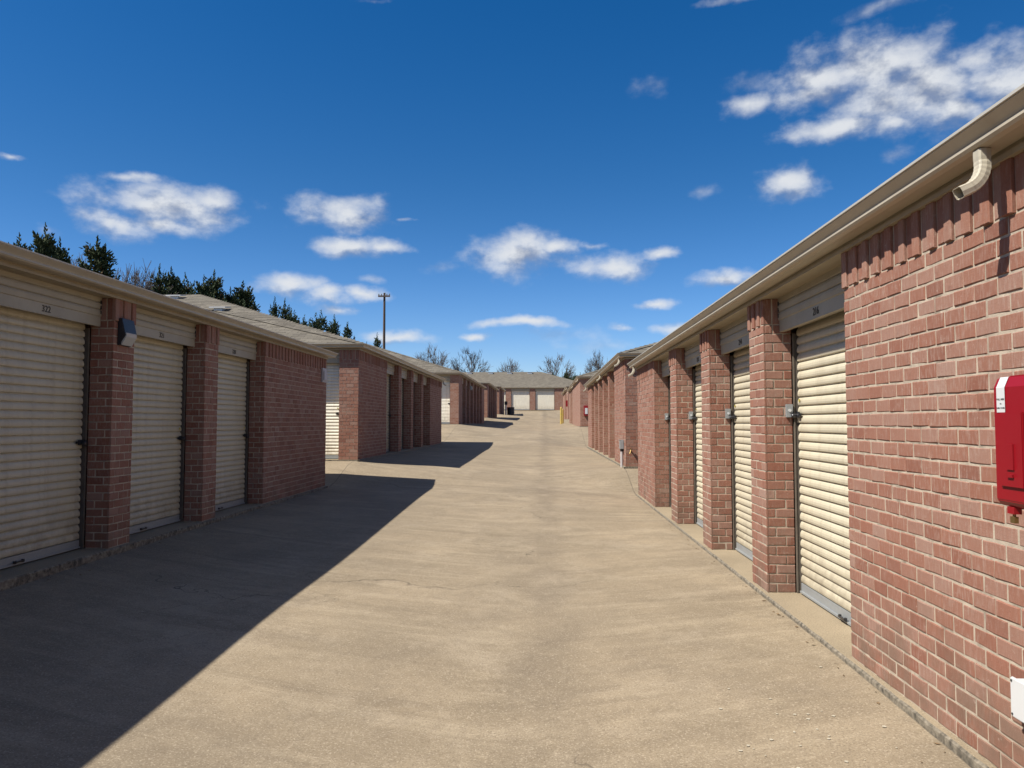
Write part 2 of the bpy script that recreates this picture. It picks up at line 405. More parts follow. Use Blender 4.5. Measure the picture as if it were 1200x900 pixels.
class MB:
    """collects polygons in world coordinates"""
    def __init__(s): s.v = []; s.f = []; s.m = []; s.tone = []; s.tint = []; s.n = 0
    def add(s, verts, faces, mi=0, tone=0.5, tint=0.5):
        o = s.n
        s.v.extend(verts); s.n += len(verts)
        for f in faces: s.f.append(tuple(i + o for i in f))
        s.m.extend([mi] * len(faces)); s.tone.extend([tone] * len(faces)); s.tint.extend([tint] * len(faces))
    def box(s, a, b, **k):
        x0, x1 = sorted((a[0], b[0])); y0, y1 = sorted((a[1], b[1])); z0, z1 = sorted((a[2], b[2]))
        s.add([(x0, y0, z0), (x1, y0, z0), (x1, y1, z0), (x0, y1, z0), (x0, y0, z1), (x1, y0, z1), (x1, y1, z1), (x0, y1, z1)],
              [(0, 3, 2, 1), (4, 5, 6, 7), (0, 1, 5, 4), (1, 2, 6, 5), (2, 3, 7, 6), (3, 0, 4, 7)], **k)
    def tube(s, p0, p1, r0, r1=None, n=12, cap=True, **k):
        p0, p1 = Vector(p0), Vector(p1); r1 = r0 if r1 is None else r1
        d = (p1 - p0).normalized(); a = d.orthogonal().normalized(); b = d.cross(a)
        vs = []
        for p, r in ((p0, r0), (p1, r1)):
            for i in range(n):
                t = 2 * math.pi * i / n
                vs.append(tuple(p + a * (r * math.cos(t)) + b * (r * math.sin(t))))
        fs = [(i, (i + 1) % n, n + (i + 1) % n, n + i) for i in range(n)]
        if cap: fs += [tuple(range(n - 1, -1, -1)), tuple(range(n, 2 * n))]
        s.add(vs, fs, **k)
    def grid(s, rows, closed=False, **k):
        """rows: list of equal-length point lists, skinned into quads"""
        n = len(rows[0]); vs = [p for r in rows for p in r]; fs = []
        for i in range(len(rows) - 1):
            for j in range(n if closed else n - 1):
                j2 = (j + 1) % n
                fs.append((i * n + j, i * n + j2, (i + 1) * n + j2, (i + 1) * n + j))
        s.add(vs, fs, **k)
    def mesh(s, name, mats, origin=(0, 0, 0), attrs=False, smooth=False):
        me = bpy.data.meshes.new(name)
        v = np.array(s.v, dtype=float) - np.array(origin, dtype=float)
        me.from_pydata(v.tolist(), [], s.f)
        for m in (mats if isinstance(mats, (list, tuple)) else [mats]): me.materials.append(m)
        if any(s.m): me.polygons.foreach_set('material_index', s.m)
        if attrs:
            for nm, arr in (('tone', s.tone), ('tint', s.tint)):
                a = me.attributes.new(nm, 'FLOAT', 'FACE'); a.data.foreach_set('value', arr)
        if smooth: me.polygons.foreach_set('use_smooth', [True] * len(me.polygons))
        me.update(); return me

def wloc(o):
    l = Vector(o.location)
    while o.parent: o = o.parent; l += Vector(o.location)
    return l

def part(name, mb, mats, parent=None, attrs=False, smooth=False, kind=None, recalc=False, bevel=0.0):
    """one mesh object; geometry given in world coordinates; origin at its parent's origin"""
    org = wloc(parent) if parent else Vector((0, 0, 0))
    me = mb.mesh(name, mats, tuple(org), attrs, smooth)
    if recalc or bevel:
        bm = bmesh.new(); bm.from_mesh(me)
        bmesh.ops.recalc_face_normals(bm, faces=bm.faces)
        if bevel:
            bmesh.ops.bevel(bm, geom=[e for e in bm.edges if e.calc_face_angle(0) > 0.6], offset=bevel, segments=2, affect='EDGES', clamp_overlap=True)
        bm.to_mesh(me); bm.free()
    o = bpy.data.objects.new(name, me); COL.objects.link(o)
    if parent: o.parent = parent
    if kind: o['kind'] = kind
    return o

def solo(name, mb, mats, label, cat, group=None, **k):
    """a thing that is a single mesh: origin at the bottom centre of its vertices"""
    v = np.array(mb.v); org = ((v[:, 0].min() + v[:, 0].max()) / 2, (v[:, 1].min() + v[:, 1].max()) / 2, v[:, 2].min())
    e = empty('_tmp', org)
    o = part(name, mb, mats, e, **k); o.parent = None; o.location = org
    bpy.data.objects.remove(e)
    return tag(o, label, cat, group)

def text_mesh(txt, size, loc, rot, m, parent, name='unit_number', thick=0.0015):
    cu = bpy.data.curves.new(name, 'FONT'); cu.body = txt; cu.size = size; cu.extrude = thick
    cu.align_x = 'CENTER'; cu.align_y = 'CENTER'; cu.resolution_u = 3
    o = bpy.data.objects.new(name, cu); COL.objects.link(o)
    dg = bpy.context.evaluated_depsgraph_get()
    me = bpy.data.meshes.new_from_object(o.evaluated_get(dg))
    bpy.data.objects.remove(o); bpy.data.curves.remove(cu)
    me.materials.clear(); me.materials.append(m)
    n = bpy.data.objects.new(name, me); COL.objects.link(n); n.parent = parent
    n.location = Vector(loc) - wloc(parent); n.rotation_euler = rot
    return n

# ------------------------------------------------------------------ ground
def interp(xs, t):
    for (a, va), (b, vb) in zip(xs, xs[1:]):
        if t <= b:
            if t <= a: return va
            u = (t - a) / (b - a); u = u * u * (3 - 2 * u)
            return va + (vb - va) * u
    return xs[-1][1]
ZC = [(-20, -.26), (3, -.245), (7, -.125), (16.5, .13), (20, .28), (29, .40), (42, 1.02), (56, 1.26), (66, 1.66), (80, 2.08), (93, 2.90), (140, 3.0)]
ZL = [(-20, .08), (3, .10), (12, .15), (15.9, .16), (18.0, .60), (33, .60), (41, 1.42), (58.5, 1.42), (61, 1.90), (73.8, 1.90), (77, 2.36), (87, 2.36), (94, 3.02), (140, 3.05)]
ZR = [(-20, -.05), (3.0, -.055), (5.5, -.03), (16.4, -.03), (18.8, .40), (35, .36), (42.5, 1.28), (61.5, 1.46), (65, 1.80), (83, 1.86), (94, 3.02), (140, 3.05)]
XL, XR = -4.55, 1.95
def gz(x, y):
    l, c, r = interp(ZL, y), interp(ZC, y), interp(ZR, y)
    xc = -0.25
    if x <= XL: return l
    if x >= XR: return r
    if x < xc:
        u = (x - XL) / (xc - XL); u = u ** .85; return l + (c - l) * u
    u = (XR - x) / (XR - xc); u = u ** 1.15; return r + (c - r) * u

pys = [-12 + i * 0.5 for i in range(0, 225)]
pxs = [-45, -32, -24, -18, -12, -8, -6, -5, -4.62] + [-4.55 + 0.325 * i for i in range(21)] + [2.03, 2.4, 3.2, 5, 8, 12, 18, 26, 40]
mb = MB()
mb.grid([[(x, y, gz(x, y)) for x in reversed(pxs)] for y in pys])
pav = part('driveway', mb, M['pavement'], smooth=True)
tag(pav, 'tan concrete driveway dipping to a shallow swale between the storage rows', kind='structure')
fx = [-2500, -900, -300, -120, -60] + pxs + [60, 120, 300, 900, 2500]
fy = [-2500, -700, -200, -60, -25] + pys + [130, 200, 400, 900, 2500]
mb = MB()
mb.grid([[(x, y, gz(x, y) - (0.06 if abs(x) < 41 and -11.5 < y < 99.5 else 0.03)) for x in reversed(fx)] for y in fy])
gr = part('ground', mb, M['grass'], smooth=True)
tag(gr, 'dry winter grass ground around the storage yard', kind='structure')

# ------------------------------------------------------------------ brickwork
CH = 0.0835; BL = 0.18; NC = 29; SOL = 0.240; JT = 0.0105
WALL_H = NC * CH
EAVE = 2.79

def cam_px(p):
    fw = Vector((-math.sin(YAW) * math.cos(PITCH), math.cos(YAW) * math.cos(PITCH), math.sin(PITCH)))
    rt = Vector((math.cos(YAW), math.sin(YAW), 0)); up = rt.cross(fw)
    d = Vector(p) - Vector((0, 0, 1.53)); z = d.dot(fw)
    if z < 0.1: return None
    return 600 + F * d.dot(rt) / z, 450 - F * d.dot(up) / z

def brick_geo(O, U, N, u0, u1, v0, v1, proud, rnd, fancy):
    Z = Vector((0, 0, 1)); O = Vector(O)
    P = lambda u, v, n: tuple(O + U * u + Z * v + N * n)
    if not fancy:
        c = [(u0, v0), (u1, v0), (u1, v1), (u0, v1)]
        vs = [P(u, v, -0.02) for u, v in c] + [P(u, v, proud) for u, v in c]
        return vs, [(4, 5, 6, 7), (0, 1, 5, 4), (1, 2, 6, 5), (2, 3, 7, 6), (3, 0, 4, 7)]
    j = lambda: rnd.uniform(-.0022, .0022)
    ch = 0.0035 + rnd.random() * 0.002
    ring = []
    um = u0 + (u1 - u0) * rnd.uniform(.35, .65)
    c = [(u0, v0), (um, v0), (u1, v0), (u1, v1), (um, v1), (u0, v1)]
    jj = [(j(), j()) for _ in c]
    tl = rnd.uniform(-.0018, .0018)
    back = [P(u, v, -0.02) for u, v in c]
    mid = [P(u + a * .5, v + b, proud - ch) for (u, v), (a, b) in zip(c, jj)]
    fr = []
    for (u, v), (a, b) in zip(c, jj):
        du = ch if u == u0 else (-ch if u == u1 else 0); dv = ch if v == v0 else -ch
        fr.append(P(u + a * .5 + du, v + b + dv, proud + tl * (1 if u == u0 else (-1 if u == u1 else 0)) + rnd.uniform(-.0006, .0006)))
    vs = back + mid + fr; n = 6
    fs = []
    for i in range(n):
        k = (i + 1) % n
        fs += [(i, k, n + k, n + i), (n + i, n + k, 2 * n + k, 2 * n + i)]
    fs += [(12, 13, 16, 17), (13, 14, 15, 16)]
    return vs, fs

def layout(width, flip):
    """list of (u0,u1,course) for a running bond over a face of this width"""
    out = []
    for c in range(NC):
        u = 0.0; first = BL if (c % 2 == (0 if flip else 1)) else BL / 2
        ends = []
        x = first
        while x < width - 0.045: ends.append(x); x += BL
        ends.append(width)
        for e in ends:
            out.append((u, e, c)); u = e
    return out

class Brickwork:
    """bricks of one building; keeps all, then decides which ones are separate objects"""
    def __init__(s, zb, seed): s.items = []; s.zb = zb; s.rnd = random.Random(seed)
    def face(s, x, y, U, N, width, trim0=0.0, trim1=0.0, flip=False, soldiers=True, proud_sold=True, shift=0.0):
        U, N = Vector(U), Vector(N); O = Vector((x, y, s.zb)); rnd = s.rnd
        for (a, b, c) in layout(width, flip):
            a2 = a + JT / 2 if a > 0 else trim0
            b2 = b - JT / 2 if b < width else width - trim1
            if b2 - a2 < 0.012: continue
            s.items.append((O, U, N, a2 + rnd.uniform(-.0015, .0015) * (a > 0), b2, c * CH + JT / 2 + rnd.uniform(-.001, .001), (c + 1) * CH - JT / 2 + rnd.uniform(-.001, .001),
                            0.0 + rnd.uniform(-.0022, .0018), rnd.random(), rnd.random()))
        if soldiers:
            n = max(1, round(width / 0.081)); w = width / n
            for i in range(n):
                a = i * w + (JT / 2 if i else trim0); b = (i + 1) * w - (JT / 2 if i < n - 1 else trim1)
                pr = 0.015 if (proud_sold and i % 2 == 0) else 0.0
                s.items.append((O, U, N, a, b, WALL_H + JT / 2 - (0.006 if pr else 0), WALL_H + SOL, pr + rnd.uniform(-.002, .002), rnd.random(), rnd.random()))
    def build(s, root, singles, fancy_px=5.0):
        Z = Vector((0, 0, 1)); sc_ = []
        for k, it in enumerate(s.items):
            O, U, N, a, b, v0, v1 = it[:7]
            q = [cam_px(O + U * u + Z * v) for u in (a, b) for v in (v0, v1)]
            area = 0; h = 0
            mid = O + U * ((a + b) / 2) + Z * v0
            if all(q) and (Vector((0, 0, 1.53)) - mid).dot(N) > 0:
                xs = [p[0] for p in q]; ys = [p[1] for p in q]
                if max(xs) > -5 and min(xs) < 1205 and max(ys) > -5 and min(ys) < 905:
                    area = abs((q[0][0] - q[3][0])) * ((abs(q[0][1] - q[1][1]) + abs(q[2][1] - q[3][1])) / 2)
                h = abs(q[0][1] - q[1][1])
            sc_.append((area, h, k))
        top = set(k for a, h, k in sorted(sc_, reverse=True)[:singles] if a > 55)
        rest = MB(); cnt = 0
        for (area, h, k) in sc_:
            O, U, N, a, b, v0, v1, pr, tone, tint = s.items[k]
            if k in top:
                vs, fs = brick_geo(O, U, N, a, b, v0, v1, pr, s.rnd, True)
                m = MB(); m.add(vs, fs, tone=tone, tint=tint)
                c = O + U * ((a + b) / 2) + Z * v0 - N * .02
                me = m.mesh('brick', M['brick'], tuple(c), attrs=True)
                o = bpy.data.objects.new('brick', me); COL.objects.link(o); o.parent = root; o.location = c - root.location
                cnt += 1
            else:
                vs, fs = brick_geo(O, U, N, a, b, v0, v1, pr, s.rnd, h > fancy_px)
                rest.add(vs, fs, tone=tone, tint=tint)
        if rest.n: part('brickwork', rest, M['brick'], root, attrs=True, kind='stuff')

def ring(mb, x0, x1, y0, y1, prof, **k):
    """sweep a (d, z) profile round a rectangle, mitred at the corners"""
    rows = []
    for d, z in prof:
        rows.append([(x0 - d, y0 - d, z), (x1 + d, y0 - d, z), (x1 + d, y1 + d, z), (x0 - d, y1 + d, z)])
    mb.grid(rows, closed=True, **k)

RIB = [(0.0, 0.0), (0.003, 0.011), (0.009, 0.0185), (0.024, 0.0215), (0.044, 0.0200), (0.060, 0.0140), (0.0735, 0.0035)]
PITCHR = 0.0790

def roller_door(root, xf, sgn, y0, y1, zb, number=None, lock=None, seed=0, detail=2, axis='x', dd=0.31, hd=0.15, dm='door'):
    """opening in a wall whose outer face is the plane x=xf (axis x) or y=xf (axis y); sgn = +1 when the building lies on the + side"""
    rnd = random.Random(seed)
    def Q(d, u, z):      # d: depth into the building, u: along the wall
        return (xf + sgn * d, u, z) if axis == 'x' else (u, xf + sgn * d, z)
    def qbox(mb, d0, d1, u0, u1, z0, z1): mb.box(Q(d0, u0, z0), Q(d1, u1, z1))
    flipn = (axis == 'x' and sgn > 0) or (axis == 'y' and sgn < 0)
    base = empty('roller_door', Vector(Q(0.30, (y0 + y1) / 2, zb)) - root.location)
    base.parent = root
    ya, yb = y0 + 0.045, y1 - 0.045
    mb = MB(); rows = []
    z = zb + 0.10; top = zb + 2.60
    pts = []
    while z < top:
        for dz, dep in RIB: pts.append((z + dz, dep))
        z += PITCHR
    pts.append((z, 0))
    wob = rnd.uniform(-.002, .002)
    for zz, dep in pts:
        a, b = Q(dd - dep, ya, zz), Q(dd - dep + wob, yb, zz)
        rows.append([b, a] if flipn else [a, b])
    mb.grid(rows)
    part('curtain', mb, M[dm], base)
    mb = MB(); qbox(mb, dd - .020, dd + .02, ya, yb, zb + 0.012, zb + 0.098); qbox(mb, dd - .034, dd - .020, ya, yb, zb + 0.014, zb + 0.030)
    part('bottom_bar', mb, M['greymetal'], base)
    for yy, s2 in ((y0, 1), (y1, -1)):
        mb = MB(); qbox(mb, dd - .048, dd - .035, yy + s2 * .001, yy + s2 * .016, zb + .004, zb + 2.34)
        qbox(mb, dd - .035, dd + .05, yy + s2 * .001, yy + s2 * .010, zb + .004, zb + 2.34)
        part('door_guide', mb, M['guide'], base)
    mb = MB(); qbox(mb, dd + .035, dd + .05, y0, y1, zb + .003, zb + 2.64)  # black sheet standing in for the shade in the gaps around the curtain
    part('gap_shade_sheet', mb, M['dark'], base)
    # ribbed hood over the coil
    h0, h1 = zb + 2.355, zb + 2.665
    prof = [(h0, hd + .045), (h0 - .002, hd + .004), (h0, hd), (h0 + .105, hd), (h0 + .112, hd - .010), (h0 + .150, hd - .014), (h0 + .172, hd - .010), (h0 + .180, hd + .002),
            (h0 + .188, hd - .010), (h0 + .226, hd - .014), (h0 + .248, hd - .010), (h0 + .256, hd + .002), (h0 + .264, hd - .010), (h1, hd - .012), (h1 + .001, hd + .06)]
    mb = MB(); rows = []
    for zz, d in prof:
        a, b = Q(d, y0 + .002, zz), Q(d, y1 - .002, zz)
        rows.append([b, a] if flipn else [a, b])
    mb.grid(rows); part('hood', mb, M['hood'], base)
    if detail > 1:
        mb = MB()
        for zz in (.13, .185, .24):
            for uu in (y0 + .012, y1 - .03): qbox(mb, hd - .0165, hd - .010, uu, uu + .018, h0 + zz, h0 + zz + .035)
        part('hood_slot', mb, M['black'], base)
    if number:
        rot = (R(90), 0, R(90)) if sgn < 0 else (R(90), 0, R(-90))
        text_mesh(number, 0.088, Q(hd - .0025, (y0 + y1) / 2 + (-.0), h0 + .053), rot, M['ink'], base)
    if lock is not None and detail > 0:
        # slide latch and padlock near the far side of the door
        mb = MB(); u = y1 - 0.11 if sgn != 0 else y0
        qbox(mb, dd - .036, dd - .0265, u - .05, u + .07, zb + lock - .012, zb + lock + .012)
        qbox(mb, dd - .044, dd - .036, u - .03, u + .03, zb + lock - .026, zb + lock + .026)
        part('latch', mb, M['lock'], base)
        ps = .036 if lock < 1.3 else .022
        mb = MB(); c = Vector(Q(dd - .045, u + .055, zb + lock - .01)); n = Vector(Q(-1, 0, 0)) - Vector(Q(0, 0, 0))
        mb.tube(c, c + n * .03, ps, n=16); mb.tube(c + n * .03, c + n * .036, ps * .8, ps * .6, n=16)
        part('padlock', mb, M['lock'], base)
        if rnd.random() < .9:
            mb = MB(); qbox(mb, dd - .0290, dd - .0272, u - .01, u + .02, zb + lock + .115, zb + lock + .14); part('sticker', mb, M['rubber'], base)
        mb = MB(); u = (y0 + y1) / 2 - .1
        for o_ in (-.055, .055): qbox(mb, dd - .050, dd - .034, u + o_ - .012, u + o_ + .012, zb + .030, zb + .056)
        qbox(mb, dd - .056, dd - .048, u - .06, u + .06, zb + .036, zb + .049)
        part('door_handle', mb, M['lock'], base)
    return base

def elbow(root, x, y, z, sgn, lean=0.0):
    """short corrugated downspout elbow under the gutter, kicking out over the driveway; sgn=-1 points to -x"""
    mb = MB(); rows = []
    n = 15; rad = 0.145; w, h = 0.034, 0.027
    pts = []
    px_, pz = x, z
    for i in range(4): pts.append((px_, pz - i * .016, 0.0))
    cz = pz - .048
    for i in range(1, n):
        a = R(66) * i / (n - 1)
        pts.append((px_ + sgn * rad * (1 - math.cos(a)), cz - rad * math.sin(a), a))
    e = pts[-1]
    pts.append((e[0] + sgn * math.sin(e[2]) * .04, e[1] - math.cos(e[2]) * .04, e[2]))
    for i, (X, Z, a) in enumerate(pts):
        c = Vector((X, y - lean * a, Z)); k = 1.0 - (0.045 if i % 2 else 0)
        if i >= len(pts) - 1 or i < 2: k = 1.0
        side = Vector((0, 1, 0)); nor = Vector((math.cos(a) * -sgn, 0, -math.sin(a)))
        rr = []
        for j in range(20):
            t = 2 * math.pi * j / 20
            cu = math.copysign(abs(math.cos(t)) ** .45, math.cos(t)); su = math.copysign(abs(math.sin(t)) ** .45, math.sin(t))
            flut = 1 - .05 * (j % 2)
            rr.append(tuple(c + side * (w * cu * k * flut) + nor * (h * su * k * flut)))
        rows.append(rr)
    mb.grid(rows, closed=True)
    o = part('downspout', mb, M['spout'], root, recalc=True)
    sol = o.modifiers.new('wall', 'SOLIDIFY'); sol.thickness = 0.003; sol.offset = -1
    return o

def shingle_slope(mb, P, base, rise_len, left_k, right_k, rnd, tab=0.30, expo=0.145):
    """P(u, s, n) maps along-eave, up-slope, normal offset. left_k/right_k: hip inset per metre of slope"""
    s = 0.0; r = 0
    while s < rise_len - .02:
        s1 = min(s + expo, rise_len)
        a = left_k * s; b = base - right_k * s
        off = (r % 2) * tab * .5 + rnd.uniform(-.03, .03)
        k0 = math.floor((a - off) / tab)
        u = k0 * tab + off
        while u < b:
            ua, ub = max(u, a) + .003, min(u + tab, b) - .003
            if ub - ua > .02:
                th = rnd.choice([.005, .007, .010]); tone = rnd.random()
                vs = [P(ua, s - .004, .002), P(ub, s - .004, .002), P(ua, s - .004, th), P(ub, s - .004, th), P(ua, s1, .005), P(ub, s1, .005)]
                mb.add(vs, [(0, 1, 3, 2), (2, 3, 5, 4)], tone=tone)
            u += tab
        s = s1; r += 1

def storage_row(label, xf, sgn, y0, y1, zb, openings, level, depth=16.8, end_open=None, far_end_open=None, numbers=(), lockz=1.12,
                singles=0, seed=1, shingles=False, spouts=(), contact_boxes=False, real_until=1e9, detail=2, hips=True):
    """long brick storage building; xf = plane of the alley front, sgn=+1 building to the right of the alley, -1 to the left"""
    root = empty('storage_building', (xf, y0, zb))
    tag(root, label, 'storage building', 'brick self-storage rows along the driveway')
    N = Vector((-sgn, 0, 0)); xb = xf + sgn * depth
    xmin, xmax = min(xf, xb), max(xf, xb)
    wmat = M['mortar'] if level == 'brick' else M['brick_far']
    # solid segments along the front
    segs = []; y = y0
    for (a, b) in openings: segs.append((y, a)); y = b
    segs.append((y, y1))
    bw = Brickwork(zb, seed)
    g = 0.0045; wd = 0.255
    ztop = zb + WALL_H + SOL
    for i, (a, b) in enumerate(segs):
        first, last = i == 0, i == len(segs) - 1
        mo = MB(); mo.box((xf + sgn * g, a + g, zb - .01), (xf + sgn * (wd - g), b - g, ztop))
        part('pillar' if b - a < 1 else 'wall', mo, wmat, root)
        if level == 'brick':
            if sgn > 0: bw.face(xf, b, (0, -1, 0), (-1, 0, 0), b - a, flip=bool(i % 2))
            else: bw.face(xf, a, (0, 1, 0), (1, 0, 0), b - a, flip=bool(i % 2))
            # jamb faces (camera side), tucked 12 mm behind the front bricks
            if not first:
                x_ = xf if sgn > 0 else xf - wd
                bw.face(x_, a, (1, 0, 0), (0, -1, 0), wd, trim0=.0205 if sgn > 0 else 0, trim1=0 if sgn > 0 else .0205, flip=bool(i % 2), proud_sold=False)
            if not last:
                x_ = xf + wd if sgn > 0 else xf
                bw.face(x_, b, (-1, 0, 0), (0, 1, 0), wd, trim1=.0205 if sgn > 0 else 0, trim0=0 if sgn > 0 else .0205, flip=bool(i % 2), proud_sold=False)
    # end wall facing the camera
    def end_wall(yy, ny, ops):
        cur = xf; es = []
        for (a, b) in (ops or []):       # offsets measured from the front plane inwards
            es.append((cur, xf + sgn * a)); cur = xf + sgn * b
        es.append((cur, xb))
        for k, (p, q) in enumerate(es):
            xa, xz = min(p, q), max(p, q)
            inner = yy - ny * wd
            sx = .0 if k else .0
            if k == 0:   # already a corner block in the front segment: start behind it
                if sgn > 0: xa2, xz2 = xa + wd - g, xz - g
                else: xa2, xz2 = xa + g, xz - wd + g
            else: xa2, xz2 = xa + g, xz - g
            mo = MB()
            if xz2 > xa2: mo.box((xa2, yy - ny * g, zb - .01), (xz2, inner + ny * g, ztop - .001)); part('end_wall', mo, wmat, root)
            if level == 'brick' and ny < 0:
                lim = 3.2
                if k == 0:
                    w = min(xz - xa, lim)
                    if sgn > 0: bw.face(xa, yy, (1, 0, 0), (0, -1, 0), w, trim0=.0205)
                    else: bw.face(xz - w, yy, (1, 0, 0), (0, -1, 0), w, trim1=.0205)
                elif k == 1 and ops:
                    w = min(xz - xa, 0.5)
                    bw.face(xz - w if sgn < 0 else xa, yy, (1, 0, 0), (0, -1, 0), w)
    end_wall(y0, -1, end_open)
    end_wall(y1, 1, far_end_open)
    if level == 'brick': bw.build(root, singles)
    # unseen solid core behind the doors, added to block light inside the building
    co = MB(); co.box((xf + sgn * .40, y0 + .40, zb - .02), (xb - sgn * .05, y1 - .40, zb + 2.66)); part('light_block_core', co, M['brick_far'], root); co = MB()
    if end_open or level == 'brick':
        skip = 3.2 if not end_open else end_open[-1][1] + .5
        p, q = xf + sgn * skip, xb
        co.box((min(p, q), y0 + .0015, zb), (max(p, q), y0 + .30, ztop - .003))
    if co.n: part('end_wall', co, M['brick_far'], root)
    # slab with a worn edge
    sl = MB(); z0 = zb - .5
    o_ = .045
    ys = list(np.arange(y0 - o_, y1 + o_, .12)) + [y1 + o_]
    rnd = random.Random(seed + 50)
    rows_t, rows_m, rows_b = [], [], []
    for yy in ys:
        e = o_ + rnd.uniform(-.005, .005); e2 = o_ + rnd.uniform(-.012, .003)
        rows_t.append((xf - sgn * (e - .012), yy, zb)); rows_m.append((xf - sgn * e, yy, zb - rnd.uniform(.006, .016))); rows_b.append((xf - sgn * (e2), yy, z0))
    inn = [(xb, yy, zb) for yy in ys]
    flip = sgn > 0
    def strip(A, B, mi):
        sl.grid([B, A] if flip else [A, B], mi=mi)
    strip(inn, rows_t, 0); strip(rows_t, rows_m, 1); strip(rows_m, rows_b, 1)
    sl.box((xf - sgn * .02, y0 - o_, z0), (xb, y0 - o_ + .1, zb - .002), mi=1)
    sl.box((xf - sgn * .02, y1 + o_ - .1, z0), (xb, y1 + o_, zb - .002), mi=1)
    part('slab', sl, [M['slab'], M['edge']], root)
    # eaves
    fb = MB()
    ring(fb, xmin, xmax, y0, y1, [(-.03, zb + 2.658), (.030, zb + 2.658), (.030, zb + 2.684), (.020, zb + 2.688), (.020, zb + 2.785), (-.03, zb + 2.785)])
    part('fascia_board', fb, M['trim'], root)
    gu = MB()
    ring(gu, xmin, xmax, y0, y1, [(.023, zb + 2.790), (.023, zb + 2.705), (.118, zb + 2.702), (.146, zb + 2.708), (.157, zb + 2.720), (.157, zb + 2.732), (.150, zb + 2.738), (.158, zb + 2.750), (.190, zb + 2.784), (.190, zb + 2.789),
                                  (.186, zb + 2.789), (.180, zb + 2.780), (.134, zb + 2.718), (.030, zb + 2.716)])
    lp = MB()
    ring(lp, xmin, xmax, y0, y1, [(.178, zb + 2.790), (.199, zb + 2.790), (.201, zb + 2.801), (.178, zb + 2.803), (.178, zb + 2.790)])
    part('gutter_lip_highlight', lp, M['lip'], root)  # white strip added for the sunlit line along the gutter top
    part('gutter', gu, M['gutter'], root)
    # lintel boards over the openings
    for (a, b) in openings:
        lb = MB(); lb.box((xf + sgn * .012, a, zb + 2.662), (xf + sgn * .34, b, zb + 2.74))
        part('lintel_board', lb, M['trim'], root)
    for (a, b) in (end_open or []):
        lb = MB(); xa, xz = sorted((xf + sgn * a, xf + sgn * b)); lb.box((xa, y0 + .012, zb + 2.662), (xz, y0 + .34, zb + 2.74))
        part('lintel_board', lb, M['trim'], root)
    # hip roof
    ov = .12; pt = .333; ez = zb + 2.800
    ax, bx, ay, by = xmin - ov, xmax + ov, y0 - ov, y1 + ov
    hw = min(bx - ax, by - ay) / 2; rz = ez + hw * pt
    cx = (ax + bx) / 2; cyy = (ay + by) / 2
    rf = MB()
    if bx - ax <= by - ay: r0, r1 = (cx, ay + hw, rz), (cx, by - hw, rz)
    else: r0, r1 = (ax + hw, cyy, rz), (bx - hw, cyy, rz)
    lo = .022
    A, B, C_, D = (ax, ay, ez), (bx, ay, ez), (bx, by, ez), (ax, by, ez)
    if bx - ax <= by - ay: fs = [(0, 1, 4), (1, 2, 5, 4), (2, 3, 5), (3, 0, 4, 5)]
    else: fs = [(0, 1, 5, 4), (1, 2, 5), (2, 3, 4, 5), (3, 0, 4)]
    rf.add([A, B, C_, D, r0, r1], fs)
    rf.add([(p[0], p[1], ez - lo) for p in (A, B, C_, D)] + [A, B, C_, D], [(0, 3, 2, 1), (0, 1, 5, 4), (1, 2, 6, 5), (2, 3, 7, 6), (3, 0, 4, 7)])
    roof = part('roof', rf, M['roof'], root)
    if shingles:
        sm = MB(); L = math.hypot(1, pt); nv = Vector((0, -pt, 1)).normalized()
        def P(u, s_, n_):
            return tuple(Vector((ax + u, ay + s_ / L, ez + s_ * pt / L)) + nv * n_)
        shingle_slope(sm, P, bx - ax, hw * L if bx - ax <= by - ay else hw * L, 1 / L, 1 / L, random.Random(seed + 9), tab=.33)
        part('shingle', sm, M['shingle'], roof, attrs=True, kind='stuff')
        # hip cap tiles along the alley-side hip
        hc = MB(); corner = Vector((ax if sgn > 0 else bx, ay, ez)); apex = Vector(r0); dv = apex - corner; n = int(dv.length / .2)
        w_ = Vector((dv.y, -dv.x, 0)).normalized() * .12
        for i in range(n):
            p = corner + dv * (i / n); q = corner + dv * ((i + 1.15) / n); up1 = Vector((0, 0, .022)); up0 = Vector((0, 0, .030 if i % 2 else .026))
            t_ = rnd.random()
            sd = Vector((0, 0, -.028))
            hc.add([tuple(p - w_ + sd + up0), tuple(p + up0), tuple(p + w_ + sd + up0), tuple(q - w_ + sd + up1), tuple(q + up1), tuple(q + w_ + sd + up1)], [(0, 1, 4, 3), (1, 2, 5, 4)], tone=t_)
        part('hip_cap', hc, M['shingle'], roof, attrs=True, kind='stuff')
    for k, (a, b) in enumerate(openings):
        roller_door(root, xf, sgn, a, b, zb, numbers[k] if k < len(numbers) else None, lockz, seed * 20 + k, detail)
        if contact_boxes:
            bx_ = MB(); d0 = .190; yy = b
            bx_.box((xf + sgn * d0, yy - .032, zb + 1.575), (xf + sgn * (d0 + .062), yy - .001, zb + 1.695))
            cb = part('latch_box', bx_, M['greymetal'], root, bevel=.004)
            s2 = MB(); s2.tube((xf + sgn * (d0 + .031), yy - .0315, zb + 1.638), (xf + sgn * (d0 + .031), yy - .040, zb + 1.638), .014, n=12)
            part('latch_pin', s2, M['white'], cb)
    for (a, b) in (end_open or []):
        xa, xz = sorted((xf + sgn * a, xf + sgn * b))
        roller_door(root, y0, 1, xa, xz, zb, None, lockz, seed * 20 + 15, detail, axis='y', dm='door_brightened')
    for yy in spouts:
        elbow(root, xf - sgn * .115, yy, zb + 2.70, -sgn, lean=.03)
    return root

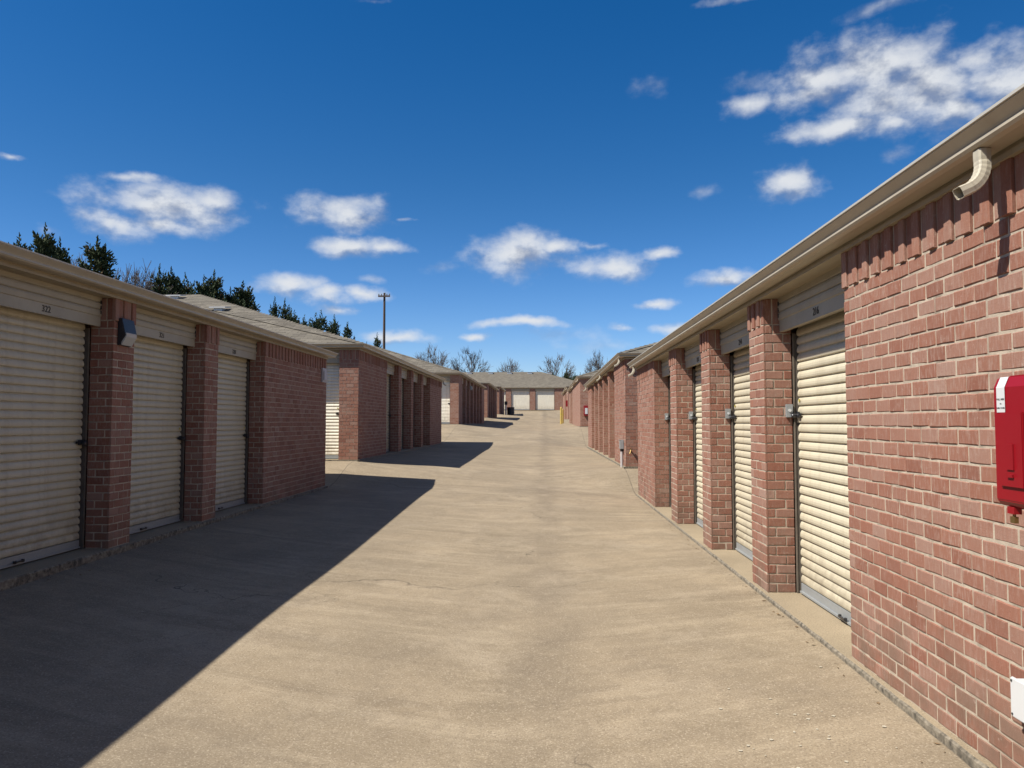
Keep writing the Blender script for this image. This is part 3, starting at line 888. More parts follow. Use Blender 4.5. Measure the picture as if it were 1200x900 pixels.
# openings
R1_OP = [(-8.4, -6.5), (-6.0, -4.1), (-3.6, -1.75), (5.13, 7.015), (7.49, 9.316), (9.775, 11.65), (12.17, 13.95)]
storage_row('long red brick storage building filling the right edge, in full sun', 2.0, 1, -9.0, 16.42, 0.0, R1_OP, 'brick',
            numbers=['', '', '', '216', '214', '212', '210'], lockz=1.60, singles=296, seed=3, spouts=(3.30, 16.05), contact_boxes=True)
L1_OP = [(-7.2, -5.4), (-4.95, -3.15), (-2.7, -.9), (-.45, 1.35), (1.8, 3.6), (4.0, 5.75), (6.12, 7.90), (8.31, 10.10), (10.51, 12.30)]
storage_row('shaded red brick storage building filling the left edge, door 322 in it', -4.6, -1, -7.7, 15.84, 0.2, L1_OP, 'brick',
            numbers=['', '', '', '', '', '323', '322', '321', '320'], lockz=1.12, singles=290, seed=5, detail=2)
storage_row('second brick storage row on the left, tan hip roof rising behind the nearest left building', -4.5, -1, 18.2, 33.1, 0.63,
            [(21.5, 23.3), (23.75, 25.5), (25.95, 27.65), (28.1, 29.75)], 'brick', end_open=[(.47, 3.1)], singles=0, seed=7, shingles=True, spouts=(32.8,), detail=1)
storage_row('second brick storage row on the right with a grey electrical box on its corner', 2.0, 1, 18.9, 34.9, 0.44,
            [(21.8, 23.5), (24.0, 25.7), (26.2, 27.9), (28.4, 30.1), (30.6, 32.3)], 'brick', singles=0, seed=9, shingles=True, spouts=(19.2, 25.8, 34.5), lockz=1.5, detail=1)
storage_row('third brick storage row on the left, many narrow shaded bays facing the driveway', -4.65, -1, 41.1, 58.7, 1.45,
            [(43.0 + 2.3 * i, 44.8 + 2.3 * i) for i in range(6)], 'far', end_open=[(.48, 3.0)], seed=11, shingles=True, detail=1)
storage_row('third brick storage row on the right, small red cabinet on its near end', 2.0, 1, 42.6, 61.6, 1.31,
            [(54.5, 56.3), (56.8, 58.6)], 'far', seed=13, shingles=True, spouts=(43.0, 51.0, 61.0), detail=0)
storage_row('fourth brick storage row on the left, far off between third and fifth rows', -4.6, -1, 61.3, 73.8, 1.94,
            [(63 + 2.3 * i, 64.8 + 2.3 * i) for i in range(4)], 'far', seed=15, detail=0)
storage_row('fourth brick storage row on the right, behind the yellow posts', 2.03, 1, 65.0, 83.0, 1.82,
            [(70, 71.8), (72.3, 74.1), (74.6, 76.4)], 'far', seed=17, spouts=(65.5,), detail=0)
storage_row('fifth brick storage row on the left, farthest one, beside the black drum', -4.6, -1, 77.2, 87.0, 2.40,
            [(79, 80.8), (81.3, 83.1)], 'far', seed=19, detail=0)

# building closing the end of the driveway: doors face the camera
def end_building():
    y0, y1, xa, xb, zb = 94.0, 108.0, -30.0, 6.6, 3.06
    root = empty('storage_building', ((xa + xb) / 2, y0, zb))
    tag(root, 'wide brick storage building across the far end with two big cream doors', 'storage building', 'brick self-storage rows along the driveway')
    doors = [(-4.12 - 2.97 * k, -1.80 - 2.97 * k) for k in range(7, 0, -1)] + [(-4.12, -1.80), (-1.12, 1.25)]
    mo = MB(); x = xa
    for (a, b) in doors + [(xb, xb)]:
        if a > x: mo = MB(); mo.box((x, y0, zb - .3), (a, y0 + .26, zb + 2.66)); part('pillar' if a - x < 1 else 'wall', mo, M['brick_far'], root)
        x = b
    mo = MB(); mo.box((xa, y0 + .45, zb - .3), (xb, y1, zb + 2.66))
    part('wall', mo, M['brick_far'], root)
    for k, (a, b) in enumerate(doors):
        roller_door(root, y0, 1, a, b, zb, None, None, 400 + k, 0, axis='y', dd=.16, hd=.05, dm='door_brightened')
        lb = MB(); lb.box((a, y0 + .012, zb + 2.662), (b, y0 + .34, zb + 2.74)); part('lintel_board', lb, M['trim'], root)
    sl = MB(); sl.box((xa - .05, y0 - .05, zb - .5), (xb + .05, y1, zb)); part('slab', sl, M['slab'], root)
    fb = MB(); ring(fb, xa, xb, y0, y1, [(-.03, zb + 2.645), (.034, zb + 2.645), (.020, zb + 2.68), (.020, zb + 2.775), (-.03, zb + 2.775)]); part('fascia_board', fb, M['trim'], root)
    gu = MB(); ring(gu, xa, xb, y0, y1, [(.023, zb + 2.785), (.023, zb + 2.70), (.11, zb + 2.697), (.128, zb + 2.735), (.166, zb + 2.765), (.178, zb + 2.79), (.160, zb + 2.797), (.12, zb + 2.715), (.03, zb + 2.712)]); part('gutter', gu, M['gutter'], root)
    ax, bx, ay, by, ez, pt = xa - .15, xb + .15, y0 - .15, y1 + .15, zb + 2.80, .333
    hw = (by - ay) / 2; rz = ez + hw * pt
    rf = MB(); rf.add([(ax, ay, ez), (bx, ay, ez), (bx, by, ez), (ax, by, ez), (ax + hw, ay + hw, rz), (bx - hw, ay + hw, rz)], [(0, 1, 5, 4), (1, 2, 5), (2, 3, 4, 5), (3, 0, 4), (3, 2, 1, 0)])
    roof = part('roof', rf, M['roof'], root)
    for vx in (-9.9, -7.1, -4.6, -1.9, .7):
        v = MB(); yv = y0 + 6.2; zv = ez + (yv - ay) * pt
        v.box((vx - .3, yv - .25, zv - .05), (vx + .3, yv + .25, zv + .16)); v.box((vx - .34, yv - .3, zv + .16), (vx + .34, yv + .3, zv + .19))
        part('roof_vent', v, M['white'], roof)
    return root
end_building()

# ------------------------------------------------------------------ fixtures
def roof_vent(px, py_y, zlab, label):
    """low metal exhaust hood on the second left roof"""
    x, y, z = px
    mb = MB()
    mb.box((x - .13, y - .13, z - .12), (x + .13, y + .13, z + .02)); 
    mb.add([(x - .25, y - .2, z + .02), (x + .25, y - .2, z + .02), (x + .25, y + .2, z + .08), (x - .25, y + .2, z + .08),
            (x - .25, y - .2, z + .05), (x + .25, y - .2, z + .05), (x + .25, y + .2, z + .11), (x - .25, y + .2, z + .11)],
           [(0, 3, 2, 1), (4, 5, 6, 7), (0, 1, 5, 4), (1, 2, 6, 5), (2, 3, 7, 6), (3, 0, 4, 7)])
    return solo('roof_vent', mb, M['white'], label, 'roof vent', 'vents on the tan roof')

# L2 roof plane facing the camera: z = 0.63+2.795 + (y - 18.1)*0.333
for (px, yy, lb) in ((195, 24.9, 'white metal vent on the tan hip roof, nearest the gutter of door 321'), (249, 22.6, 'smaller pale vent farther right on the tan hip roof')):
    x = (px - 638) / F * yy * 1.0
    roof_vent((x, yy, 0.63 + 2.795 + (yy - 18.1) * .333 + .05), 0, 0, lb)

# wall pack lamp on the first left pillar
lamp = empty('wall_lamp', (-4.6, 8.08, 2.38))
tag(lamp, 'black wedge wall lamp with frosted lens on the pillar right of door 322', 'wall lamp')
mb = MB(); X0 = -4.598
a, b = 7.965, 8.205
mb.add([(X0, a, 2.36), (X0, b, 2.36), (X0, b, 2.655), (X0, a, 2.655), (X0 + .088, a, 2.475), (X0 + .088, b, 2.475), (X0 + .045, b, 2.655), (X0 + .045, a, 2.655), (X0 + .02, a, 2.37), (X0 + .02, b, 2.37)],
       [(0, 3, 2, 1), (3, 7, 6, 2), (7, 4, 5, 6), (4, 8, 9, 5), (8, 0, 1, 9), (0, 8, 4, 7, 3), (1, 2, 6, 5, 9)])
part('housing', mb, M['black'], lamp, bevel=.004)
mb = MB()
mb.add([(X0 + .088, a + .012, 2.455), (X0 + .088, b - .012, 2.455), (X0 + .035, b - .012, 2.362), (X0 + .035, a + .012, 2.362), (X0 + .094, a + .012, 2.50), (X0 + .094, b - .012, 2.50), (X0 + .02, b - .012, 2.50), (X0 + .02, a + .012, 2.50)],
       [(0, 1, 2, 3), (0, 4, 5, 1), (0, 3, 7, 4), (1, 5, 6, 2), (4, 7, 6, 5), (3, 2, 6, 7)])
part('lens', mb, M['lens'], lamp, recalc=True, bevel=.006)

# white plate high on the far corner of the left building
mb = MB(); mb.box((-4.597, 15.46, 2.36), (-4.565, 15.74, 2.655)); mb.box((-4.565, 15.50, 2.40), (-4.545, 15.70, 2.60))
solo('wall_plate', mb, M['plate'], 'small white plate high on the far corner of the shaded left building', 'sign', bevel=.005)

# red extinguisher cabinet on the near right wall
def cabinet(loc_y, xw, z0, z1, w, d, label, axis='x', detail=True):
    root = empty('extinguisher_cabinet', (xw, loc_y, z0)); tag(root, label, 'extinguisher cabinet')
    ya, yb = loc_y - w / 2, loc_y + w / 2
    mb = MB(); mb.box((xw - .003, ya, z0), (xw - d * .62, yb, z1)); part('body', mb, M['red'], root, bevel=.004)
    # moulded cover with sloping top
    x1, x2 = xw - d * .62 - .001, xw - d
    prof = [(x1, z0 + .012), (x2 + .02, z0 + .012), (x2, z0 + .035), (x2, z1 - .050), (x2 + .018, z1 - .010), (x1, z1 - .010)]
    mb = MB(); n = len(prof)
    mb.add([(x, ya + .006, z) for x, z in prof] + [(x, yb - .006, z) for x, z in prof], [tuple(range(n)), tuple(range(2 * n - 1, n - 1, -1))] + [(i, n + i, n + (i + 1) % n, (i + 1) % n) for i in range(n)])
    cov = part('cover', mb, M['red'], root, bevel=.004)
    mb = MB(); mb.box((x2 - .010, ya + .05, z0 + .09), (x2 + .003, yb - .05, z1 - .15)); part('window_frame', mb, M['red'], cov, bevel=.004)
    mb = MB(); mb.box((x2 - .016, loc_y - .022, z0 + .16), (x2 - .009, loc_y + .022, z0 + .26)); mb.box((x2 - .018, loc_y - .018, z0 + .13), (x2 - .009, loc_y + .018, z0 + .142))
    part('breaker_bar', mb, M['red'], cov)
    mb = MB(); mb.box((x1 - .02, loc_y + .03, z0 - .016), (x1 - .050, loc_y + .075, z0 + .012)); part('lock_tab', mb, M['red'], root)
    mb = MB(); mb.box((x1 - .030, loc_y + .036, z0 - .052), (x1 - .046, loc_y + .064, z0 - .027)); mb.tube((x1 - .038, loc_y + .050, z0 - .03), (x1 - .038, loc_y + .050, z0 - .016), .006, n=8)
    part('seal_lock', mb, M['brass'], root)
    # label folded over the top of the cover
    la, lb_ = yb - .085, yb - .030
    lm = MB(); q = .0022
    lm.add([(x2 - q, lb_, z1 - .150), (x2 - q, la, z1 - .150), (x2 - q, la, z1 - .0505), (x2 - q, lb_, z1 - .0505), (x2 + .018 - q, la, z1 - .0085), (x2 + .018 - q, lb_, z1 - .0085),
            (x2 - q + .0015, lb_, z1 - .150), (x2 - q + .0015, la, z1 - .150)], [(0, 1, 2, 3), (3, 2, 4, 5)])
    lab = part('instruction_label', lm, M['white'], root, recalc=False)
    for s_, zz, sz in (('PULL HERE', .098, .0105), ('TO', .116, .008), ('OPEN COVER', .133, .0088)):
        text_mesh(s_, sz, (x2 - q - .0008, (la + lb_) / 2, z1 - zz), (R(90), 0, R(-90)), M['ink'], lab, 'label_text', .0003)
    return root
cabinet(3.055, 2.0, 1.185, 1.72, .25, .172, 'red extinguisher cabinet on the sunlit brick wall at the right edge')

# white outlet cover low on the near right wall
ob = empty('outlet_box', (2.0, 3.26, .31)); tag(ob, 'small white weatherproof outlet box low on the brick at the right edge', 'outlet box')
mb = MB(); mb.box((1.997, 3.20, .315), (1.955, 3.312, .465)); part('box', mb, M['white'], ob, bevel=.005)
mb = MB(); mb.box((1.954, 3.195, .308), (1.940, 3.318, .472)); part('cover', mb, M['white'], ob, bevel=.005)
mb = MB()
for zz in (.322, .458): mb.tube((1.9405, 3.305, zz), (1.937, 3.305, zz), .005, n=8)
part('screw', mb, M['lock'], ob)

# electrical box on conduit, corner of second right building
eb = empty('electrical_box', (1.95, 19.35, .43)); tag(eb, 'grey electrical box on a white conduit at the near corner of second right row', 'electrical box')
mb = MB(); mb.box((1.995, 19.27, .86), (1.90, 19.45, 1.09)); mb.box((1.90, 19.26, 1.085), (1.885, 19.46, 1.10)); part('box', mb, M['greymetal'], eb, bevel=.006)
mb = MB(); mb.tube((1.95, 19.36, .40), (1.95, 19.36, .80), .034, n=12); part('conduit', mb, M['plate'], eb, smooth=False)
mb = MB(); mb.tube((1.95, 19.36, .80), (1.95, 19.36, .858), .040, n=12); part('collar', mb, M['black'], eb)
# hose bib round the corner
mb = MB(); mb.tube((2.12, 18.895, .84), (2.12, 18.80, .84), .018, n=10); mb.tube((2.12, 18.80, .85), (2.09, 18.77, .76), .02, n=10); mb.tube((2.12, 18.82, .85), (2.12, 18.82, .90), .009, n=8); mb.tube((2.12, 18.82, .90), (2.12, 18.82, .905), .032, n=10)
solo('hose_tap', mb, M['brass'], 'brass garden tap low on the end wall of second right row', 'tap')

# red cabinet on the end wall of the third right row (faces the camera)
root = empty('extinguisher_cabinet', (2.33, 42.58, 2.0)); tag(root, 'small red cabinet with white label on the end wall of third right row', 'extinguisher cabinet')
mb = MB(); mb.box((2.19, 42.597, 1.90), (2.47, 42.42, 2.47)); part('body', mb, M['red'], root, bevel=.01)
mb = MB(); mb.box((2.255, 42.418, 2.00), (2.40, 42.40, 2.33)); part('label_panel', mb, M['white'], root)
for zz in (2.08, 2.14, 2.20, 2.26):
    pass
# red cabinet on the fourth right row
mb = MB(); mb.box((2.028, 66.3, 2.90), (1.88, 66.62, 3.45)); mb.box((1.88, 66.33, 2.93), (1.865, 66.59, 3.42))
solo('extinguisher_cabinet', mb, M['red'], 'tiny distant red cabinet on the front of fourth right row above the yellow posts', 'extinguisher cabinet', bevel=.01)

# lamp on third left row
mb = MB(); mb.box((-4.648, 47.2, 3.55), (-4.50, 47.45, 3.80)); solo('wall_lamp', mb, M['lens'], 'small pale lamp under the eave of third left row', 'wall lamp', bevel=.03)

# yellow posts
def bollard(x, y, h, r, label):
    z = gz(x, y); root = empty('bollard', (x, y, z)); tag(root, label, 'bollard', 'yellow posts by fourth right row')
    mb = MB(); rows = []
    for zz, rr in ((-.1, 1), (h - .05, 1), (h - .02, .85), (h, .45), (h + .005, .01)):
        rows.append([(x + r * rr * math.cos(t * math.pi / 8), y + r * rr * math.sin(t * math.pi / 8), z + zz) for t in range(16)])
    mb.grid(rows, closed=True); part('post', mb, M['yellow'], root, recalc=True)
    mb = MB(); mb.tube((x, y, z + h * .55), (x, y, z + h * .60), r * 1.02, n=16); part('band', mb, M['rubber'], root)
bollard(1.28, 58.0, 1.30, .085, 'yellow post in front, nearer of the two by fourth right row')
bollard(1.46, 60.5, 1.15, .075, 'yellow post behind, farther of the two by fourth right row')

# black drum and a white post with dark box at the fifth left row
root = empty('drum', (-3.72, 84.0, gz(-3.72, 84.0))); tag(root, 'black drum standing at the far left corner before the end building', 'drum')
x, y, z = root.location; mb = MB(); rows = []
for zz, rr in ((0, .36), (.02, .40), (.26, .40), (.28, .43), (.31, .40), (.54, .40), (.56, .43), (.59, .40), (.80, .41), (.83, .39), (.835, .01)):
    rows.append([(x + rr * math.cos(t * math.pi / 12), y + rr * math.sin(t * math.pi / 12), z + zz) for t in range(24)])
mb.grid(rows, closed=True); part('shell', mb, M['black'], root, recalc=True)
mb = MB(); mb.tube((x, y, z + .836), (x, y, z + .87), .43, .43, n=24); part('lid', mb, M['black'], root)
root = empty('keypad_post', (-4.36, 86.0, gz(-4.36, 86.0))); tag(root, 'slim white post with dark box beside the black drum', 'post')
x, y, z = root.location
mb = MB(); mb.tube((x, y, z), (x, y, z + 1.15), .09, n=12); part('post', mb, M['white'], root)
mb = MB(); mb.box((x - .15, y - .12, z + 1.15), (x + .18, y + .12, z + 1.55)); part('box', mb, M['black'], root, bevel=.03)

# pale flecks of dried paint on the driveway, lower right
rnd = random.Random(4); mb = MB()
def px_ground(px, py):
    fw = Vector((-math.sin(YAW) * math.cos(PITCH), math.cos(YAW) * math.cos(PITCH), math.sin(PITCH)))
    rt = Vector((math.cos(YAW), math.sin(YAW), 0)); up = rt.cross(fw)
    d = fw * F + rt * (px - 600) - up * (py - 450)
    z = -.1
    for _ in range(6):
        t = (z - 1.53) / d.z; x, y = d.x * t, d.y * t; z = gz(x, y)
    return x, y
for _ in range(34):
    g = rnd.choice([(1.35, 3.95), (1.2, 4.3), (0.9, 3.6), (1.5, 4.2)])
    x, y = g[0] + rnd.gauss(0, .16), g[1] + rnd.gauss(0, .30)
    if x > 1.85: continue
    r = rnd.uniform(.004, .014); z = gz(x, y) + .004; n = 7
    mb.add([(x + r * rnd.uniform(.6, 1.2) * math.cos(k * 2 * math.pi / n), y + r * 1.2 * rnd.uniform(.6, 1.2) * math.sin(k * 2 * math.pi / n), z) for k in range(n)], [tuple(range(n))])
o = part('paint_flecks', mb, M['spout']); tag(o, 'pale dried paint flecks scattered on the concrete near the right wall', 'paint flecks', kind='stuff')

rnd = random.Random(11); mb = MB()
for _ in range(170):
    if rnd.random() < .6: x = 1.93 - abs(rnd.gauss(0, .06)); y = rnd.uniform(2.6, 16)
    else: x = -4.52 + abs(rnd.gauss(0, .10)); y = rnd.uniform(5, 15.5)
    z = gz(x, y) + .003; r_ = rnd.uniform(.006, .020); a = rnd.uniform(0, 6.28); c_, s_ = math.cos(a) * r_, math.sin(a) * r_; k = rnd.uniform(.35, .6)
    mb.add([(x - c_, y - s_, z), (x + s_ * k, y - c_ * k, z + rnd.uniform(.001, .008)), (x + c_, y + s_, z + rnd.uniform(0, .006)), (x - s_ * k, y + c_ * k, z + .001)], [(0, 1, 2), (0, 2, 3)])
o = part('leaf_litter', mb, M['leaf']); tag(o, 'small dry leaves and grit caught along the slab edges', 'leaf litter', kind='stuff')

# ------------------------------------------------------------------ utility poles
def pole(x, y, ztop, r, arm, label, arm_drop=.25, pins=True):
    z = gz(x, y); root = empty('utility_pole', (x, y, z)); tag(root, label, 'utility pole')
    mb = MB(); mb.tube((x, y, z - .3), (x, y, ztop), r, r * .62, n=12); part('pole', mb, M['wood'], root)
    mb = MB(); mb.box((x - arm / 2, y - .06 - r, ztop - arm_drop - .12), (x + arm / 2, y + .05 - r, ztop - arm_drop)); part('crossarm', mb, M['wood'], root)
    for s_ in (-.9, -.45, .45, .9):
        mb = MB(); xx = x + s_ * arm / 2; mb.tube((xx, y - r, ztop - arm_drop), (xx, y - r, ztop - arm_drop + .12), .035, .06, n=8)
        part('insulator', mb, M['greymetal'], root)
pole(-12.8, 60, 11.9, .135, .95, 'tall dark timber utility pole standing behind the second left roof', .22)
pole(-7.75, 180, 15.2, .20, 1.9, 'small distant utility pole above the roof of the end building', .35)

# ------------------------------------------------------------------ trees
def bare_tree_meshes(seed, H, spread, depth=6):
    """leafless broad tree: trunk, curving limbs, branches, and a rounded shell of fine twigs"""
    rnd = random.Random(seed); tr = MB(); cr = MB()
    W2, cz, hz_ = H * .37 * spread, H * .60, H * .40
    def curve(p0, p1, up, n):
        m = (p0 + p1) / 2 + Vector((rnd.gauss(0, .05), rnd.gauss(0, .05), 0)) * (p1 - p0).length + Vector((0, 0, up))
        return [p0 * (1 - u) ** 2 + m * 2 * u * (1 - u) + p1 * u * u for u in [i / n for i in range(n + 1)]]
    def skin(mb, pts, r0, r1, n):
        for i in range(len(pts) - 1):
            a = r0 + (r1 - r0) * i / (len(pts) - 1); b = r0 + (r1 - r0) * (i + 1) / (len(pts) - 1)
            mb.tube(pts[i], pts[i + 1], a, b, n=n, cap=False)
    def shell(o, k):
        return Vector((o.x * W2 * k, o.y * W2 * k, cz + o.z * hz_ * k))
    trunk = curve(Vector((0, 0, -.3)), Vector((rnd.gauss(0, .3), rnd.gauss(0, .3), H * .42)), 0, 4)
    skin(tr, trunk, H * .022, H * .013, 8)
    for i in range(11):
        t = i * 2.4 + rnd.uniform(-.3, .3); zz = rnd.uniform(-.35, .95) if i else 1.0
        o = Vector((math.cos(t) * math.sqrt(max(0, 1 - zz * zz)), math.sin(t) * math.sqrt(max(0, 1 - zz * zz)), zz))
        st = trunk[rnd.choice([2, 3, 3, 4])]; en = shell(o, .72 * rnd.uniform(.85, 1.08))
        limb = curve(st, en, -(en - st).length * .10 if zz > .3 else -(en - st).length * .05, 7); skin(tr, limb, H * .0085, H * .0035, 6)
        for b in range(11):
            q = limb[rnd.randint(2, 7)]; o2 = (o + Vector((rnd.gauss(0, .38), rnd.gauss(0, .38), rnd.gauss(.08, .30)))).normalized()
            e2 = shell(o2, rnd.uniform(.80, .98))
            if (e2 - q).length > H * .32: e2 = q + (e2 - q).normalized() * H * .32
            br = curve(q, e2, -(e2 - q).length * .08, 5); skin(cr, br, H * .0036, H * .0017, 4)
            for w in range(13):
                q3 = br[rnd.randint(1, 5)]; o3 = (q3 - Vector((0, 0, cz * .75))).normalized()
                e3 = q3 + (o3 + Vector((rnd.gauss(0, .45), rnd.gauss(0, .45), rnd.gauss(.15, .4)))).normalized() * H * rnd.uniform(.04, .10)
                skin(cr, curve(q3, e3, 0, 2), H * .0021, H * .0012, 3)
    s = H / max(v[2] for v in cr.v)
    for m in (tr, cr): m.v = [(v[0] * s, v[1] * s, v[2] * s) for v in m.v]
    return tr.mesh('trunk', M['bark']), cr.mesh('crown', M['bark'])

def cedar_meshes(seed, H, W_, tips=1, lean=0.0):
    """irregular juniper: upswept plumes of small scale-leaf sprays"""
    rnd = random.Random(seed); tr = MB(); cr = MB()
    tr.tube((0, 0, -.3), (lean * H * .5, 0, H * .55), H * .022, H * .012, n=8, cap=False)
    heads = [(0.0, 0.0, H)]
    for i in range(tips - 1):
        heads.append((rnd.choice([-1, 1]) * W_ * rnd.uniform(.2, .38), rnd.uniform(-.2, .2) * W_, H * rnd.uniform(.80, .93)))
    def spray(p, d, L, tone):
        """one feathery tuft"""
        for k in range(1):
            dd = (d + Vector((rnd.gauss(0, .33), rnd.gauss(0, .33), rnd.gauss(.12, .3)))).normalized()
            a = dd.orthogonal().normalized(); a.rotate(Matrix.Rotation(rnd.uniform(0, 6.28), 3, dd)); b = dd.cross(a)
            w = L * rnd.uniform(.17, .28); m_ = p + dd * L * .35; e = p + dd * L
            cr.add([tuple(p), tuple(m_ + a * w), tuple(m_ - a * w * .5 + b * w * .87), tuple(m_ - a * w * .5 - b * w * .87), tuple(e)],
                   [(0, 2, 1), (0, 3, 2), (0, 1, 3), (1, 2, 4), (2, 3, 4), (3, 1, 4)], tone=min(1, max(0, tone + rnd.gauss(0, .12))))
    def plume(p, d, L, tone, rad):
        n = int(L / .055)
        for k in range(n):
            u = k / n
            q = p + d * (L * u) + Vector((rnd.gauss(0, 1), rnd.gauss(0, 1), 0)) * (rad * (1 - u) ** .8)
            out = Vector((rnd.gauss(0, .55), rnd.gauss(0, .55), 0)) * (1 - .6 * u)
            spray(q, (d + out).normalized(), .26 * (1.15 - .55 * u) * rnd.uniform(.7, 1.3), tone)
    for (hx, hy, hh) in heads:
        plume(Vector((hx, hy, hh - 1.5)), Vector((lean, 0, 1)).normalized(), 1.42, .35, .09)
        np_ = int(240 / (1 + .45 * (tips - 1)))
        for i in range(np_):
            f = rnd.random() ** .6
            z = hh * (.13 + .80 * f)
            prof = (1 - f * .92) * .5 * W_ * (1 if len(heads) == 1 else .8)
            t = rnd.uniform(0, 2 * math.pi); rr = prof * math.sqrt(rnd.random()) * rnd.choice([.7, 1, 1, 1.3])
            o = Vector((math.cos(t), math.sin(t), 0))
            base = Vector((hx * min(1, f * 2), hy * min(1, f * 2), z - .5)) + o * rr * .45
            d = (o * rnd.uniform(.2, .95) * (1 - .35 * f) + Vector((0, 0, rnd.uniform(.6, 1.1)))).normalized()
            L = rnd.uniform(.6, 1.35) * (1.2 - .65 * f) + rr * .35
            plume(base, d, L, rnd.uniform(.1, .7) if rnd.random() > .07 else .95, .14)
    return tr.mesh('trunk', M['bark']), cr.mesh('crown', M['foliage'], attrs=True)

def plant_tree(name, meshes, x, y, label, cat, group, rot=0.0, s=1.0, sx=1.0, z=None):
    zz = gz(x, y) if z is None else z
    r_ = empty(name, (x, y, zz)); r_.rotation_euler = (0, 0, rot); r_.scale = (s * sx, s * sx, s)
    tag(r_, label, cat, group)
    for nm, me in zip(('trunk', 'crown'), meshes):
        o = bpy.data.objects.new(nm, me); COL.objects.link(o); o.parent = r_
    return r_

CED = [cedar_meshes(21, 11, 5.6, 1), cedar_meshes(22, 11, 6.2, 2), cedar_meshes(23, 11, 7.0, 3), cedar_meshes(24, 11, 10.0, 4, .0)]
def cedar(px, py, var, X, label, rot=0.0, sx=1.0):
    """px,py of the tip as surveyed; X is the tree line"""
    y = X / ((px - 638) / F); ztip = 1.53 + (495 - py) / F * y
    z0 = gz(X, y); plant_tree('cedar_tree', CED[var], X, y, label, 'tree', 'cedar trees behind the left roofs', rot, (ztip - z0) / 11.0, sx * 1.22)
cedar(-2, 262, 0, -25, 'cedar tip cut by the left edge above the gutter', .4, .9)
cedar(31, 250, 0, -25, 'tall cedar with a thin leaning spire, leftmost whole one', 1.2, .95)
cedar(50, 268, 0, -25.6, 'short cedar tucked right of the leftmost spire', 2.2, .85)
cedar(97, 267, 0, -25, 'dark cedar with long bare tip, alone among grey twigs', 3.0, 1.15)
cedar(174, 303, 1, -25, 'cedar at the left of the dense clump behind the roof vent', .3, .85)
cedar(189, 306, 0, -25.5, 'slim cedar second in the dense clump behind the roof vent', 2.6, 1.0)
cedar(206, 314, 1, -26, 'low rounded cedar right in the dense clump before the gap', 4.0, 1.0)
cedar(229, 316, 0, -25.6, 'cedar just left of the tallest one behind the second vent', .9, .9)
cedar(241, 310, 0, -26, 'tallest cedar behind the second roof vent', 5.1, 1.05)
cedar(262, 331, 0, -25, 'small narrow cedar between two taller ones above the roof', 1.9, .9)
cedar(277, 324, 0, -25, 'cedar with drooping right boughs at the end of the clump', 3.7, 1.25)
cedar(316, 344, 1, -25, 'twin-topped cedar standing after the gap, its left half', 2.0, .75)
cedar(328, 346, 1, -25.6, 'twin-topped cedar standing after the gap, its right half', .2, .8)
cedar(352, 366, 2, -26, 'low cedar filling in left of the wide spreading one', .8, .8)
cedar(372, 360, 3, -25, 'wide spreading cedar at the right end of the row', 1.5, .95)
cedar(340, 360, 2, -26, 'low cedar between the twin-topped one and the wide spreading one', 3.3, .9)
cedar(388, 366, 1, -25.5, 'short drooping cedar tucked under the right side of the wide spreading one', 5.3, .9)
cedar(440, 388, 2, -22, 'small reddish cedar at the foot of the tall utility pole', 2.9, .8)

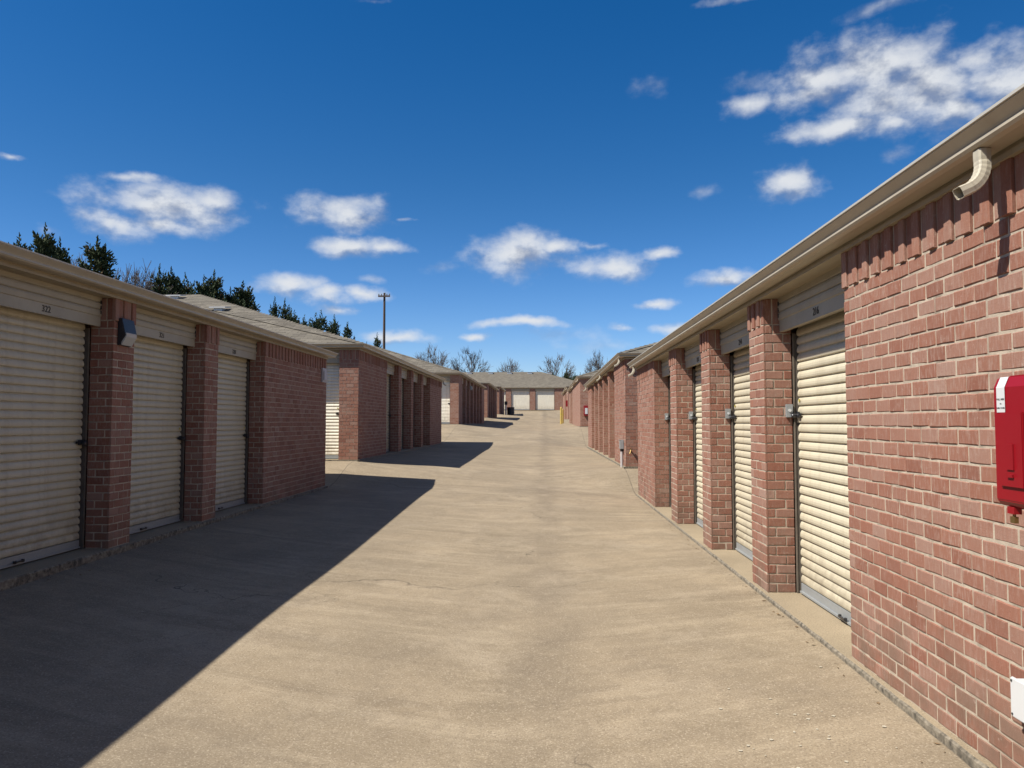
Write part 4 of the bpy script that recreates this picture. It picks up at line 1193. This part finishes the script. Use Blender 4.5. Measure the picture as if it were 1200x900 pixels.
for (px, py, v_, lb) in ((163, 322, 1, 'low dark cedar at the far left foot of the dense clump'), (198, 320, 2, 'low dark cedar directly behind the nearer roof vent'),
                         (217, 324, 1, 'low dark cedar in the gap between the dense clump and the tallest one'), (251, 333, 2, 'low dark cedar directly behind the second roof vent'),
                         (268, 340, 1, 'low dark cedar between the small narrow one and the drooping one'), (290, 343, 1, 'low dark cedar last before the open gap of sky'),
                         (336, 358, 1, 'low dark cedar just right of the twin-topped one'), (358, 372, 1, 'low dark cedar at the left foot of the wide spreading one'),
                         (383, 374, 2, 'low dark cedar at the right foot of the wide spreading one')):
    cedar(px, py, v_, -27, lb, px * .7, 1.1)

BARE = [bare_tree_meshes(31, 13, .95), bare_tree_meshes(33, 13, 1.05), bare_tree_meshes(37, 13, .9)]
def bare(px, py, y, var, label, rot=0.0, sx=1.0, group='bare trees beyond the end building'):
    x = (px - 638) / F * y; ztip = 1.53 + (495 - py) / F * y; z0 = gz(x, y)
    plant_tree('bare_tree', BARE[var], x, y, label, 'tree', group, rot, (ztip - z0) / 13.0, sx)
bare(507, 400, 150, 0, 'bare grey tree, leftmost of those beyond the end building', .3, .85)
bare(551, 404, 150, 1, 'broad bare tree left of the small distant pole', 1.3, .8)
bare(598, 418, 160, 2, 'small bare tree right of the small distant pole', 2.3, .75)
bare(652, 413, 145, 1, 'bare tree above the hip end of the end building', 4.0, .85)
bare(702, 408, 140, 0, 'bare tree rising over the second right row', 5.0, .7)
# leafless scrub showing between the cedars
for (px, py, var, lb) in ((66, 292, 2, 'grey leafless tree between the first two cedars at left'), (88, 290, 1, 'leafless tree twigs left of the lone dark cedar'),
                          (126, 300, 1, 'leafless tree just right of the lone dark cedar'), (146, 298, 0, 'leafless tree left of the dense cedar clump'), (163, 312, 2, 'low leafless tree against the dense cedar clump')):
    y = -27.0 / ((px - 638) / F); x = -27.0; ztip = 1.53 + (495 - py) / F * y; z0 = gz(x, y)
    plant_tree('bare_tree', BARE[var], x, y, lb, 'tree', 'leafless trees among the cedars', px * .1, (ztip - z0) / 13.0, .8)
# dark evergreen mass right of the end building's roof
for (px, py, y, lb) in ((664, 433, 125, 'dark evergreen bush behind the hip end of the end building'), (674, 436, 120, 'dark evergreen at the left tip of third right roof'), (680, 436, 118, 'small evergreen touching the third right roof')):
    x = (px - 638) / F * y; ztip = 1.53 + (495 - py) / F * y; z0 = gz(x, y)
    plant_tree('evergreen_tree', CED[3], x, y, lb, 'tree', 'evergreens by the end building', px, (ztip - z0) / 11.0, 1.3)
